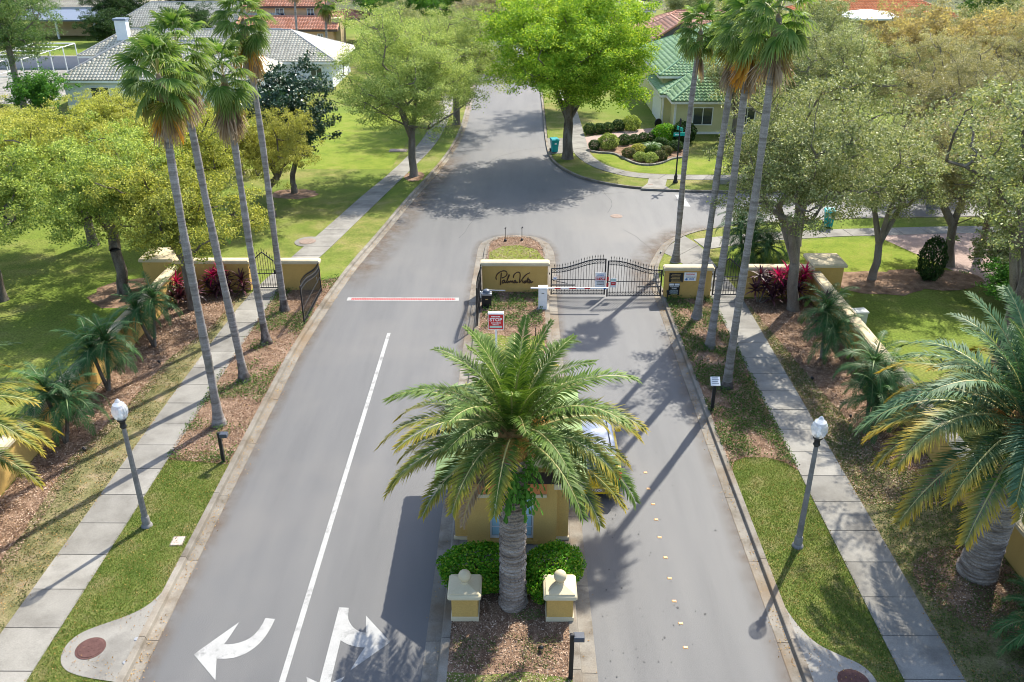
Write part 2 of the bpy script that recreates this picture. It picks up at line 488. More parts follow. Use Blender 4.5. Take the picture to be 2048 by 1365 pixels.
M['tile_grey'] = tile_mat('grey_roof_tile', [(.47, .43, .34), (.56, .515, .41), (.62, .57, .46)])
M['tile_green'] = tile_mat('green_roof_tile', [(.23, .35, .165), (.31, .44, .235), (.37, .49, .29)])
M['tile_olive'] = tile_mat('olive_roof_tile', [(.16, .24, .10), (.22, .30, .13), (.26, .33, .16)])
M['tile_terra'] = tile_mat('terracotta_roof_tile', [(.42, .17, .10), (.50, .23, .15), (.55, .29, .20)])
M['tile_orange'] = tile_mat('orange_roof_tile', [(.50, .16, .07), (.58, .20, .09), (.62, .25, .12)])
M['tile_salmon'] = tile_mat('salmon_roof_tile', [(.52, .26, .17), (.60, .33, .23), (.64, .38, .28)])
M['tile_mauve'] = tile_mat('mauve_roof_tile', [(.32, .27, .27), (.38, .33, .32), (.42, .37, .36)])
M['ridge_grey'] = plain('grey_ridge', (.30, .30, .29), 0.8)
M['ridge_green'] = plain('green_ridge', (.13, .25, .14), 0.8)
M['ridge_red'] = plain('terracotta_ridge', (.48, .22, .14), 0.8)
M['deck'] = plain('roof_deck', (.10, .09, .08), 0.9)
M['gutter_dark'] = plain('dark_fascia', (.10, .07, .06), 0.7)
M['bluegrey'] = plain('blue_grey_roofing', (.16, .20, .27), 0.7)
def paver_mat():
    m, n, l, p = new_mat('brick_paver')
    g = n.new('ShaderNodeNewGeometry')
    b = n.new('ShaderNodeTexBrick')
    b.inputs['Scale'].default_value = 4.0
    b.inputs['Color1'].default_value = (.30, .20, .17, 1); b.inputs['Color2'].default_value = (.40, .29, .25, 1)
    b.inputs['Mortar'].default_value = (.22, .18, .15, 1); b.inputs['Mortar Size'].default_value = .03
    l.new(g.outputs['Position'], b.inputs['Vector']); l.new(b.outputs['Color'], p.inputs['Base Color'])
    p.inputs['Roughness'].default_value = .9
    return m
M['paver'] = paver_mat()

# ================================================================== THE SETTING
ZL = 0.10          # lawn level
ZS = 0.125         # pavement level
kl = smooth_line([(-9.33, -30), (-9.33, 30), (-9.15, 34), (-8.62, 40.8), (-7.72, 46.5), (-6.92, 52.6), (-5.95, 58.3), (-5.07, 64.5), (-4.62, 71), (-4.5, 76), (-4.6, 95), (-6, 170)], 2)
kr = smooth_line([(6.93, -30), (6.93, 37.5), (7.0, 40.9), (7.65, 43.0), (8.35, 44.9), (9.4, 46.3), (10.9, 47.4), (13.9, 48.5), (18.3, 49.1), (22, 49.6), (90, 52)], 2)
kf = smooth_line([(1.4, 170), (2.65, 95), (2.6, 79), (2.5, 69.5), (2.6, 63.5), (3.2, 60.95), (4.4, 58.4), (5.6, 57.1), (7.2, 56.1), (8.4, 55.67), (10.2, 55.2), (11.2, 55), (14.7, 54.8), (90, 57)], 2)
isl = smooth_line([(-1.85, -30), (-1.85, 36.7), (-1.72, 42.2), (-1.68, 44.8), (-1.25, 45.75), (-.2, 46.15), (.8, 45.98), (1.35, 45.4), (1.68, 44), (1.7, 42), (1.52, 36.7), (1.58, 25), (1.6, 20), (1.6, -30)], 2)

poly_sheet('ground', [(-420, -80), (420, -80), (420, 700), (-420, 700)], -0.06, M['ground'], kind='structure')
road = poly_sheet('road', [(-13, -30), (11, -30), (11, 40), (90, 40), (90, 60), (11, 60), (11, 170), (-13, 170)], 0.0, M['asphalt'], kind='structure')

def offset_line(line, d):
    P = np.array(line, float)
    T = np.gradient(P, axis=0); T /= np.linalg.norm(T, axis=1)[:, None]
    N = np.stack([-T[:, 1], T[:, 0]], 1)     # left of travel
    return P + N * d

def kerb_run(line, side, seg=3.0, y_lim=95, x_lim=40, root=None, gut=.32, kw=.17):
    """kerb and gutter in cast lengths with open joints; side=+1: the road lies to the left of the line"""
    P = resample(line, step=0.25)
    sel = (P[:, 1] > 4) & (P[:, 1] < y_lim) & (P[:, 0] < x_lim)
    P = P[sel]
    T = np.gradient(P, axis=0); T /= np.linalg.norm(T, axis=1)[:, None]
    N = np.stack([-T[:, 1], T[:, 0]], 1) * side      # towards the road
    prof = [(-kw, -.03), (-kw, .135), (-.02, .138), (.0, .125), (.03, .018), (gut, .008), (gut, -.03)]
    k = max(2, int(seg / 0.25))
    for i0 in range(0, len(P) - 2, k):
        idx = list(range(i0, min(i0 + k + 1, len(P))))
        if len(idx) < 3: continue
        if len(idx) > 5: idx = [idx[0]] + idx[2:-2:3] + [idx[-1]]
        vs = []; fs = []
        for q, i in enumerate(idx):
            e = .008 if q == 0 else (-.008 if q == len(idx) - 1 else 0)
            for (d, z) in prof:
                p = P[i] + N[i] * d + T[i] * e
                vs.append((p[0], p[1], z))
        m = len(prof)
        for q in range(len(idx) - 1):
            for j in range(m - 1):
                f = (q * m + j, q * m + j + 1, (q + 1) * m + j + 1, (q + 1) * m + j)
                fs.append(f if side < 0 else tuple(reversed(f)))
        fs.append(tuple(range(m))); fs.append(tuple(range((len(idx) - 1) * m, len(idx) * m)))
        MB().add(vs, fs).build('kerb_stone', M['kerb'], root)

kerb = tag(poly_sheet('kerb', [(-9.9, -30), (-9.5, -30), (-9.5, 5), (-9.9, 5)], -.02, M['joint']), kind='structure')
kerb_run(offset_line(kl, -0.17) * 0 + np.array(kl), -1, root=kerb)
kerb_run(kr, 1, root=kerb)
kerb_run(kf, 1, root=kerb)
kerb_run(isl, 1, root=kerb, gut=.40, kw=.22)

# lawns
lawn = poly_sheet('lawn', [tuple(p) for p in offset_line(kl, .05)] + [(-200, 170), (-200, -30)], ZL, M['lawn'], kind='structure')
lawn2 = poly_sheet('lawn', [tuple(p) for p in offset_line(kr, -.05)] + [(90, -30)], ZL, M['lawn'], kind='structure')
lawn3 = poly_sheet('lawn', [tuple(p) for p in offset_line(kf, .05)] + [(90, 170)], ZL, M['lawn'], kind='structure')
verge_l = [(-11.66, -20), (-9.45, -20), (-9.45, 23.7), (-9.75, 24.1), (-10.3, 24.4), (-10.9, 24.4), (-11.66, 24.0)]
verge_r = [(7.05, -20), (9.32, -20), (9.30, 23.3), (8.95, 23.85), (8.4, 24.1), (7.65, 24.1), (7.2, 23.85), (7.05, 23.3)]
tag(poly_sheet('grass_verge', verge_l, ZL + .004, M['verge']), kind='structure')
tag(poly_sheet('grass_verge', verge_r, ZL + .004, M['verge']), kind='structure')
# beds
bed_l_in = [(-16.1, -20), (-14.0, -20), (-14.1, 16), (-14.2, 20), (-14.5, 24), (-14.0, 27), (-13.9, 31), (-13.2, 34), (-13.0, 37.9), (-16.1, 37.9)]
dry_l = [(-14.9, -20), (-12.9, -20), (-12.9, 25), (-12.8, 33), (-12.6, 37.9), (-13.2, 37.9), (-13.4, 34), (-14.2, 31), (-14.4, 27), (-14.9, 24), (-14.5, 20)]
bed_l_out = [(-11.7, 23.9), (-9.5, 23.6), (-9.45, 30), (-9.3, 34), (-8.8, 40), (-11.5, 38.2), (-11.7, 30)]
bed_r_out = [(7.05, 23.2), (7.3, 23.85), (7.7, 24.1), (8.4, 24.1), (8.9, 23.85), (9.32, 23.3), (9.32, 37.3), (7.05, 37.3)]
bed_r_in = [(10.75, 21.5), (13.85, 21.5), (13.85, 37.3), (10.75, 37.3)]
dry_r = [(10.6, -20), (13.85, -20), (13.85, 21), (13.0, 23.2), (12.2, 24.5), (11.6, 29), (11.2, 33), (10.85, 36.5), (10.7, 36.5), (10.6, 20)]
ring_r = [(12.75 + 1.75 * cos(a) * (1 + .06 * sin(3 * a)), 17.9 + 1.75 * sin(a)) for a in np.linspace(0, 2 * pi, 28)[:-1]]
ring_r = [(min(x, 13.84), y) for x, y in ring_r]
tag(poly_sheet('mulch_bed', bed_l_in, ZL + .006, M['mulch']), kind='structure')
tag(poly_sheet('ground_cover_bed', dry_l, ZL + .010, M['dry']), kind='structure')
tag(poly_sheet('mulch_bed', bed_l_out, ZL + .008, M['mulch']), kind='structure')
tag(poly_sheet('mulch_bed', bed_r_out, ZL + .008, M['mulch']), kind='structure')
tag(poly_sheet('mulch_bed', bed_r_in, ZL + .006, M['mulch']), kind='structure')
tag(poly_sheet('ground_cover_bed', dry_r, ZL + .010, M['dry']), kind='structure')
tag(poly_sheet('mulch_bed', ring_r, ZL + .014, M['mulch']), kind='structure')
def disc(cx, cy, rx, ry, n=20, w=.1, s=0):
    g = random.Random(s)
    return [(cx + rx * cos(a) * (1 + g.uniform(-w, w)), cy + ry * sin(a) * (1 + g.uniform(-w, w))) for a in np.linspace(0, 2 * pi, n + 1)[:-1]]
for (cx, cy, rx, ry, s) in [(-18.6, 37.9, 1.7, 1.9, 1), (-14.36, 54.0, 1.5, 1.1, 2), (-7.0, 58.2, 0.7, 1.2, 3), (17.8, 39.3, 2.1, 1.6, 4), (20.6, 39.8, 2.6, 1.4, 5)]:
    tag(poly_sheet('mulch_bed', disc(cx, cy, rx, ry, s=s), ZL + .005 + .003 * s, M['mulch']), kind='structure')
# island beds
isl_in = [p for p in isl if p[1] > 31.6]
nose = [(1.35, 31.8), (.9, 31.0), (.2, 30.7), (-.6, 30.75), (-1.3, 31.3), (-1.62, 32.0)]
tag(poly_sheet('island_apron', [(-1.7, 18.7), (1.45, 18.7), (1.45, 32.5), (-1.7, 32.5)], ZS, M['concrete']), kind='structure')
isl_bed = [(-1.62, 32), (-1.6, 42.2)] + [(x * .92, y - .1) for x, y in isl if y > 42.5] + [(1.5, 42), (1.33, 36.7)] + nose
tag(poly_sheet('mulch_bed', isl_bed, ZS + .008, M['mulch']), kind='structure')
tag(poly_sheet('island_lawn', [(-1.45, 38.4), (1.42, 38.4), (1.5, 42.4), (1.1, 43.8), (.2, 44.5), (-.7, 44.3), (-1.4, 43.4)], ZS + .014, M['lawn_bright']), kind='structure')
tag(poly_sheet('island_lawn', [(-1.5, 32.2), (-1.35, 31.5), (-.6, 30.95), (.2, 30.9), (.85, 31.2), (1.25, 31.9), (1.2, 33.4), (0.2, 33.0), (-1.3, 33.5)], ZS + .014, M['lawn_bright']), kind='structure')
isl1 = [(-1.64, -30), (1.40, -30), (1.40, 18.75), (-1.64, 18.75)]
tag(poly_sheet('mulch_bed', isl1, ZL + .02, M['mulch']), kind='structure')
tag(poly_sheet('island_lawn', [(-1.64, -30), (1.40, -30), (1.40, 14.75), (.3, 14.95), (-.8, 14.85), (-1.64, 14.95)], ZL + .026, M['verge']), kind='structure')

# pavements: cast slabs with open joints
def slab_path(left, right, step, name, root, z=ZS, mat='concrete', y_min=4):
    n = 400
    A = resample(left, n); B = resample(right, n)
    mid = (A + B) / 2
    d = np.r_[0, np.cumsum(np.hypot(*(mid[1:] - mid[:-1]).T))]
    k = max(1, int(round(d[-1] / step)))
    gap = .013
    for i in range(k):
        s0, s1 = i * d[-1] / k + gap, (i + 1) * d[-1] / k - gap
        m = 4 if step > 1 else 2
        ss = np.linspace(s0, s1, m)
        a = [(np.interp(s, d, A[:, 0]), np.interp(s, d, A[:, 1])) for s in ss]
        b = [(np.interp(s, d, B[:, 0]), np.interp(s, d, B[:, 1])) for s in ss]
        if max(p[1] for p in a) < y_min: continue
        MB().prism(b + a[::-1], z - .10, z + random.Random(i).uniform(-.004, .004)).build(name, M[mat], root)

lw_l = smooth_line([(-13.05, 6.5), (-13.02, 25), (-12.9, 34), (-12.72, 38.0), (-11.95, 42.25), (-10.95, 47.4), (-9.97, 53.28), (-8.75, 59.17), (-7.75, 66), (-7.3, 72), (-7.2, 82), (-7.6, 100)], 2)
lw_r = smooth_line([(-11.62, 6.5), (-11.62, 25), (-11.55, 34), (-11.45, 38.0), (-10.35, 42.6), (-9.55, 47.4), (-8.40, 54.3), (-7.25, 61), (-6.45, 66), (-6.0, 72), (-5.9, 82), (-6.3, 100)], 2)
pave = tag(poly_sheet('pavement', [tuple(p) for p in resample(lw_l, 60)] + [tuple(p) for p in resample(lw_r, 60)][::-1], ZS - .02, M['joint']), kind='structure')
slab_path(lw_l, lw_r, 1.40, 'slab', pave)
rw_l = [(9.27, 6.5), (9.27, 38.2)]; rw_r = [(10.72, 6.5), (10.72, 38.2)]
pave2 = tag(poly_sheet('pavement', rw_l + rw_r[::-1], ZS - .02, M['joint']), kind='structure')
slab_path(rw_l, rw_r, 1.40, 'slab', pave2)
sl = smooth_line([(9.27, 38.2), (9.1, 40.5), (8.3, 42.9), (7.75, 43.6)], 2); sr = smooth_line([(10.72, 38.2), (10.3, 41.6), (10.2, 44.2), (9.5, 46.1)], 2)
cl = [(10.3, 43.9), (13.5, 45.2), (18, 46.0), (24, 46.5), (40, 47.3)]; cr = [(9.9, 45.5), (13.2, 46.5), (18, 47.2), (24, 47.7), (40, 48.5)]
pave3 = tag(poly_sheet('pavement', sl + sr[::-1], ZS - .03, M['joint']), kind='structure')
slab_path(sl, sr, 1.5, 'slab', pave3, ZS - .008)
slab_path(cr, cl, 1.5, 'slab', pave3)
# far corner pavement, ramp, driveway and apron
fo = smooth_line([(5.6, 90), (5.6, 69), (5.54, 65), (5.82, 62.96), (6.63, 60.79), (7.85, 59.4), (9.2, 58.85), (11.48, 58.6), (15.5, 58.6), (34, 59.5)], 2)
fi = smooth_line([(4.4, 90), (4.35, 69), (4.33, 65), (4.75, 62.6), (5.62, 60.4), (6.9, 58.8), (8.5, 57.75), (11.2, 57.4), (15.5, 57.4), (34, 58.2)], 2)
pave4 = tag(poly_sheet('pavement', fo + fi[::-1], ZS - .02, M['joint']), kind='structure')
slab_path(fi, fo, 1.5, 'slab', pave4)
MB().prism([(8.25, 55.3), (10.2, 55.0), (9.95, 55.9), (10.3, 57.45), (9.1, 57.7), (8.85, 56.5)], .02, ZS + .01).build('ramp_slab', M['concrete'], pave4)
MB().prism([(2.55, 64.4), (4.36, 64.6), (4.38, 69.3), (2.5, 69.3)], .02, ZS + .003).build('apron_slab', M['concrete'], pave4)
tag(poly_sheet('driveway', [(5.56, 64.95), (5.6, 69.0), (5.4, 69.7), (9.6, 72.4), (12.2, 73.2), (11.6, 69.9), (9.0, 68.8), (7.0, 68.2), (6.2, 66.2)], ZS - .008, M['paver']), kind='structure')
# pads round the storm drains
padl = smooth_line([(-9.45, 17.75), (-9.65, 17.15), (-10.05, 16.75), (-10.6, 16.45), (-11.05, 16.15), (-11.22, 15.75), (-11.15, 15.3), (-10.9, 14.98), (-10.5, 14.8), (-10.05, 14.7), (-9.45, 14.6)], 2)
padr = smooth_line([(7.03, 17.6), (7.2, 16.6), (7.5, 15.9), (7.95, 15.55), (8.4, 15.25), (8.6, 14.9), (8.6, 14.4), (8.3, 14.0), (7.6, 13.8), (7.03, 13.7)], 2)
tag(poly_sheet('drain_pad', padl, ZL + .02, M['concrete']), kind='structure')
tag(poly_sheet('drain_pad', padr, ZL + .02, M['concrete']), kind='structure')

# road markings (flat print, a few millimetres above the asphalt)
mk = poly_sheet('lane_line', [(-5.69, -10), (-5.54, -10), (-5.46, 33.75), (-5.61, 33.75)], .006, M['paint'], kind='structure')
def arc_pts(cx, cy, r0, r1, a0, a1, n=14):
    A = np.linspace(R(a0), R(a1), n)
    return [(cx + r0[0] * cos(a), cy + r0[1] * sin(a)) for a in A] + [(cx + r1[0] * cos(a), cy + r1[1] * sin(a)) for a in A[::-1]]
def marking(name, poly, label, group=None, mat='paint', z=.006):
    o = poly_sheet(name, poly, z, M[mat])
    o['kind'] = 'structure'
    return o
ao = smooth_line([(-6.25, 16.77), (-6.28, 16.46), (-6.35, 16.13), (-6.47, 15.85), (-6.66, 15.62), (-6.88, 15.48), (-7.12, 15.43), (-7.36, 15.44)], 1)
ai = smooth_line([(-6.51, 16.80), (-6.53, 16.57), (-6.61, 16.28), (-6.75, 16.07), (-6.95, 15.95), (-7.14, 15.90), (-7.32, 15.90)], 1)
marking('turn_arrow', ao + [(-7.18, 14.77), (-7.97, 15.57), (-7.15, 16.66), (-7.27, 16.07)] + ai[::-1], '')
bi = smooth_line([(-4.40, 17.18), (-4.36, 16.81), (-4.27, 16.63), (-4.14, 16.45), (-3.96, 16.33), (-3.80, 16.30)], 1)
bo = smooth_line([(-4.41, 16.05), (-4.30, 15.97), (-4.14, 15.88), (-3.93, 15.82), (-3.76, 15.81)], 1)
marking('lane_arrow', [(-4.66, 17.2)] + bi + [(-3.82, 16.38), (-3.90, 16.9), (-3.14, 15.99), (-4.0, 15.08), (-3.84, 15.6)] + bo[::-1] + [(-4.41, 14.70), (-4.10, 14.90), (-4.54, 13.6), (-5.02, 14.88), (-4.67, 14.70)], '')
marking('yield_triangle', [(10.33, 54.3), (10.86, 54.3), (10.9, 51.75), (10.42, 51.85)], '')
# spike strip painted red and white across the way out
t = empty('spike_strip', (-5.35, 37.4, 0), 0, 'red toothed traffic strip in a white painted frame across the exit lanes', 'traffic strip')
m_ = MB().box(-2.65, 2.65, -.19, .19, 0, .014); m_.build('base_plate', M['paint'], t)
m_ = MB()
for i in range(61):
    x = -2.42 + i * 4.84 / 60
    m_.add([(x - .03, -.09, .015), (x + .03, -.09, .015), (x + .03, .09, .015), (x - .03, .09, .015), (x - .02, .02, .05), (x + .02, .02, .05)],
           [(0, 1, 5, 4), (2, 3, 4, 5), (1, 2, 5), (3, 0, 4)])
o = m_.build('tooth_row', M['red'], t); o['kind'] = 'stuff'

# raised reflectors along the entry lane
me = MB().add([(-.06, -.045, 0), (.06, -.045, 0), (.06, .045, 0), (-.06, .045, 0), (-.045, -.028, .02), (.045, -.028, .02), (.045, .028, .02), (-.045, .028, .02)],
              [(4, 5, 6, 7), (0, 1, 5, 4), (1, 2, 6, 5), (2, 3, 7, 6), (3, 0, 4, 7)]).mesh('reflector', [plain('amber_reflector', (.80, .42, .16), .3)])
for i, y in enumerate([15.85, 16.67, 17.47, 18.35, 19.2, 20.09, 20.91, 21.67, 22.47, 23.35]):
    tag(inst('reflector', me, None, (4.27 + .02 * sin(i * 2.1), y, 0)), ['amber reflector nearest the camera in the entry lane row', 'second amber reflector from the camera in the entry lane row', 'third amber reflector from the camera in the entry lane row', 'fourth amber reflector from the camera in the entry lane row', 'fifth amber reflector from the camera in the entry lane row', 'fifth amber reflector from the car end of the lane row', 'fourth amber reflector from the car end of the lane row', 'third amber reflector from the car end of the lane row', 'second amber reflector from the car end of the lane row', 'amber reflector nearest the yellow car in the lane row'][i], 'reflector', 'reflectors along the entry lane')

# manholes, boxes, lids
def manhole(loc, r, mat, label, grp=None):
    t = empty('manhole', loc, 0, label, 'manhole', grp)
    MB().lathe([(r + .05, 0), (r + .05, .008), (r + .01, .012)], 32).build('ring', M[mat], t)
    MB().lathe([(r, 0), (r, .018), (r - .02, .022), (r * .6, .022)], 32).build('cover', M[mat], t)
    m_ = MB()
    for k in range(14):
        a = k * 2.4; q = r * .8 * math.sqrt((k + .5) / 14)
        m_.lathe([(.02, 0), (.02, .006)], 6, (q * cos(a), q * sin(a), .022))
    m_.build('stud_pattern', M[mat], t)["kind"] = 'stuff'
manhole((-10.54, 15.64, ZL + .02), .31, 'rust', 'brown iron manhole cover on the concrete pad left of the exit lanes')
manhole((8.05, 14.70, ZL + .02), .32, 'rust', 'brown iron manhole cover on the concrete pad right of the entry lane')
manhole((6.08, 49.9, 0.0), .32, 'iron_grey', 'worn manhole cover set in the asphalt of the junction')
manhole((-11.55, 45.05, ZS + .004), .42, 'iron_grey', 'wide round drain lid beside the left pavement behind the gate')
poly_sheet('drain_collar', disc(-11.5, 45.05, .75, .8, 24, 0), ZS - .004, M['concrete'], kind='structure')
t = empty('utility_box', (-9.81, 19.72, ZL), .05, 'small pale rectangular utility lid sunk in the left grass verge', 'utility lid')
MB().box(-.19, .19, -.22, .22, 0, .012).build('rim', M['kerb'], t)
MB().bbox(-.16, .16, -.19, .19, 0, .03, .008).build('lid', plain('pinkish_lid', (.42, .35, .31), .8), t)
t = empty('utility_box', (-9.0, 65.4, ZL), 0, 'flat brown rectangular service lid in the lawn by the left pavement', 'utility lid')
MB().box(-.7, .7, -.45, .45, 0, .012).build('rim', M['kerb'], t)
MB().bbox(-.6, .6, -.36, .36, 0, .04, .01).build('lid', plain('brown_lid', (.26, .20, .17), .8), t)
for (x, y, w_) in [(-9.52, 15.95, 'upper'), (-9.5, 15.2, 'lower')]:
    tag(MB().lathe([(.06, 0), (.06, .01), (.05, .014)], 14).build('drain_marker', M['grey'], None, loc=(x, y, ZL + .02)), w_ + ' of two small round metal discs set in the left drain pad', 'disc', 'metal discs on the left drain pad')
t = empty('access_cover', (9.0, 56.2, ZS + .008), 0, 'tiny grey lid set in the far corner ramp', 'access cover')
MB().box(-.16, .16, -.12, .12, 0, .012).build('lid', M['iron_grey'], t)

# ------------------------------------------------------------------ boundary walls
def wall_run(name, x0, x1, y0, y1, h, label, cap=True, foot=True, over=.09):
    cx, cy = (x0 + x1) / 2, (y0 + y1) / 2
    t = empty(name, (cx, cy, 0), 0, label, 'wall')
    hx, hy = (x1 - x0) / 2, (y1 - y0) / 2
    MB().box(-hx, hx, -hy, hy, 0, h - .17).build('wall_body', M['stucco'], t)
    m_ = MB()
    for (e, z0, z1) in ((over, h - .17, h - .04), (over - .03, h - .04, h)):
        m_.bbox(-hx - e, hx + e, -hy - e, hy + e, z0, z1, .025)
    m_.build('coping', M['stucco_cap'], t, smooth=R(40))
    return t
HW = 1.66
def pier(x0, x1, y0, y1, h, label):
    return wall_run('pier', x0, x1, y0, y1, h, label, over=.12)
wall_run('boundary_wall', -16.32, -12.78, 38.22, 38.5, HW, 'mustard wall behind the red cordylines left of the left walk gate')
wall_run('boundary_wall', -11.42, -9.42, 38.22, 38.5, HW, 'short mustard wall between the left walk gate and the open exit gate')
pier(-17.75, -16.36, 38.10, 39.45, 1.80, 'broad square mustard pier at the left end of the wall')
wall_run('boundary_wall', -16.42, -16.14, -10, 38.05, 1.45, 'long mustard side wall running behind the young palms on the left')
wall_run('boundary_wall', 7.02, 9.20, 37.45, 37.75, HW, 'short mustard wall carrying notices right of the closed gate')
wall_run('boundary_wall', 10.72, 13.88, 37.5, 37.8, HW, 'mustard wall behind red cordylines right of the right walk gate')
pier(13.95, 15.35, 37.55, 38.85, 1.80, 'broad square mustard pier at the right end of the wall')
wall_run('boundary_wall', 13.90, 14.20, -10, 37.45, 1.45, 'long mustard side wall running behind the large right date palm')
name_wall = wall_run('name_wall', -1.60, 1.52, 38.0, 38.32, HW, 'mustard wall on the island with the Palma Vista lettering')
# script lettering on the name wall: brush strokes as thin raised tubes
STK = [
 [(350,275),(338,250),(345,212),(375,172),(420,145),(470,133),(508,147),(520,178),(505,212),(470,238),(435,248)],
 [(428,165),(421,220),(415,290),(412,362)],
 [(478,280),(448,288),(435,312),(447,333),(468,318),(482,284),(478,320),(494,328),(520,285),(548,220),(553,195),(540,205),(520,270),(512,318),(527,330),(548,287),(553,328),(578,285),(584,324),(604,285),(608,326),(622,325)],
 [(655,282),(628,298),(622,324),(642,328),(662,288),(658,322),(676,326),(692,310)],
 [(617,245),(620,205),(660,163),(705,153),(728,180),(722,250),(708,342),(760,262),(820,192),(882,165)],
 [(757,315),(772,284),(766,320),(782,326),(806,284),(817,306),(808,328),(788,330)],
 [(817,325),(840,270),(857,232),(846,290),(843,322),(857,326)],
 [(828,280),(878,270)],
 [(893,283),(868,298),(864,324),(880,328),(902,288),(897,324),(914,322),(930,298)],
]
m_ = MB()
for s_ in STK:
    pts = []
    for (a, b) in s_:
        px = a / 8.03 + 950; py = b / 8.03 + 530
        pts.append((-1.6 + (px - 965) / 41.6, py))
    pts = [(x, 37.985, .16 + (588 - y) / 38.4) for x, y in pts]
    P = smooth_line(pts, 2)
    m_.tube(P, [.022 + .008 * abs(sin(i * .35)) for i in range(len(P))], 6)
m_.build('script_lettering', plain('bronze_lettering', (.06, .028, .012), .5), name_wall, loc=(.04, -38.16, 0))

# ------------------------------------------------------------------ text helper
def text_mesh(s, size, mat, parent, loc, rot, name='lettering', bold=0.0, extrude=.002, sx=1.0):
    cu = bpy.data.curves.new(name, 'FONT'); cu.body = s; cu.size = size
    cu.align_x = 'CENTER'; cu.align_y = 'CENTER'; cu.offset = bold; cu.extrude = extrude; cu.resolution_u = 3
    o = bpy.data.objects.new(name, cu); col.objects.link(o)
    dg = bpy.context.evaluated_depsgraph_get()
    me = bpy.data.meshes.new_from_object(o.evaluated_get(dg))
    col.objects.unlink(o); bpy.data.objects.remove(o); bpy.data.curves.remove(cu)
    me.materials.clear(); me.materials.append(mat)
    return inst(name, me, parent, loc, rot, (sx, 1, 1))
UP = (pi / 2, 0, 0)
def print_lines(parent, x0, x1, zs, h, mat, y, seed=1, jag=.25):
    """blocks of small illegible print"""
    g = random.Random(seed)
    m_ = MB()
    for z in zs:
        x = x0 + g.uniform(0, jag) * (x1 - x0) * .4
        xe = x1 - g.uniform(0, jag) * (x1 - x0) * .4
        while x < xe:
            w = g.uniform(.02, .06)
            m_.box(x, min(x + w, xe), y - .001, y + .001, z - h / 2, z + h / 2)
            x += w + .012
    o = m_.build('small_print', mat, parent); o['kind'] = 'stuff'
    return o

# ------------------------------------------------------------------ iron gates
def gate_leaf(loc, rz, w, hs, hc, n, label, cat='gate', shape='swan', z0=.10, spear=.22, group=None, extra=True):
    """leaf hung at x=0, rising from hs to hc at x=w (swan), or to a point in the middle (gable)"""
    t = empty('iron_gate', loc, rz, label, cat, group)
    I = M['iron']
    def top(x):
        u = x / w
        if shape == 'swan':
            q = min(1, max(0, (u - .08) / .82))
            return hs + (hc - hs) * (.5 - .5 * cos(pi * q))
        return hs + (hc - hs) * (1 - abs(2 * u - 1))
    for x in (0.03, w - .03):
        MB().box(x - .03, x + .03, -.03, .03, z0, top(x) + .02).build('stile', I, t)
    def rail(f, r, name='rail', n_=15):
        xs = np.linspace(.03, w - .03, n_)
        MB().tube([(x, 0, f(x)) for x in xs], r, 6).build(name, I, t)
    rail(lambda x: z0 + .03, .028, 'bottom_rail', 2)
    rail(lambda x: z0 + .22, .018, 'rail', 2)
    rail(lambda x: z0 + (hs - z0) * .58, .020, 'rail', 2)
    rail(top, .030, 'top_rail', 17)
    if shape == 'swan': rail(lambda x: top(x) - .19, .020, 'rail', 17)
    else: rail(lambda x: z0 + (hs - z0) * .72, .018, 'rail', 2)
    for k in range(n):
        x = .03 + (w - .06) * (k + 1) / (n + 1)
        h = top(x)
        m_ = MB().box(x - .009, x + .009, -.009, .009, z0 + .03, h + spear * .55)
        zt = h + spear * .5
        m_.lathe([(.006, 0), (.024, .035), (.018, .06), (.002, spear * .6)], 5, (x, 0, zt))
        m_.build('picket', I, t)
    if shape == 'swan':
        m_ = MB()
        for k in range(n + 1):
            xa = .03 + (w - .06) * k / (n + 1); xb = .03 + (w - .06) * (k + 1) / (n + 1)
            for (za, zb, ha, hb) in ((z0 + .05, z0 + .05, z0 + .21, z0 + .21), (top(xa) - .18, top(xb) - .18, top(xa) - .02, top(xb) - .02)):
                m_.tube([(xa, 0, za), (xb, 0, hb)], .007, 4); m_.tube([(xa, 0, ha), (xb, 0, zb)], .007, 4)
        m_.build('cross_band', I, t)["kind"] = 'stuff'
    for z in (z0 + .25, hs - .25):
        MB().tube([(-.06, 0, z - .05), (-.06, 0, z + .05)], .025, 6).build('hinge', I, t)
    return t
gl = gate_leaf((1.66, 37.80, 0), 0, 2.60, 1.42, 1.90, 19, 'closed black iron gate leaf beside the name wall')
gr = gate_leaf((6.90, 37.62, 0), pi + .02, 2.60, 1.42, 1.90, 19, 'closed black iron gate leaf beside the notice wall')
g3 = gate_leaf((-9.36, 38.1, 0), -pi / 2 - .0, 3.72, 1.42, 1.92, 27, 'black iron gate leaf standing open along the left kerb')
g4 = gate_leaf((-1.66, 37.95, 0), -pi / 2 - .01, 3.72, 1.42, 1.92, 27, 'black iron gate leaf folded open along the island kerb')
gw1 = gate_leaf((-12.68, 38.34, 0), 0, 1.22, 1.48, 2.02, 9, 'black pointed walk gate across the left pavement', shape='gable', z0=.16)
gw2 = gate_leaf((9.32, 37.62, 0), 0, 1.30, 1.48, 2.02, 9, 'black pointed walk gate across the right pavement', shape='gable', z0=.16)
for g_, w_ in ((gw1, 1.22), (gw2, 1.30)):
    MB().box(w_ - .12, w_ - .05, -.06, .06, .92, 1.10).build('latch', M['iron'], g_)
MB().box(.42, .50, -.05, -.035, .75, 1.02).build('warning_plate', M['white'], g3)
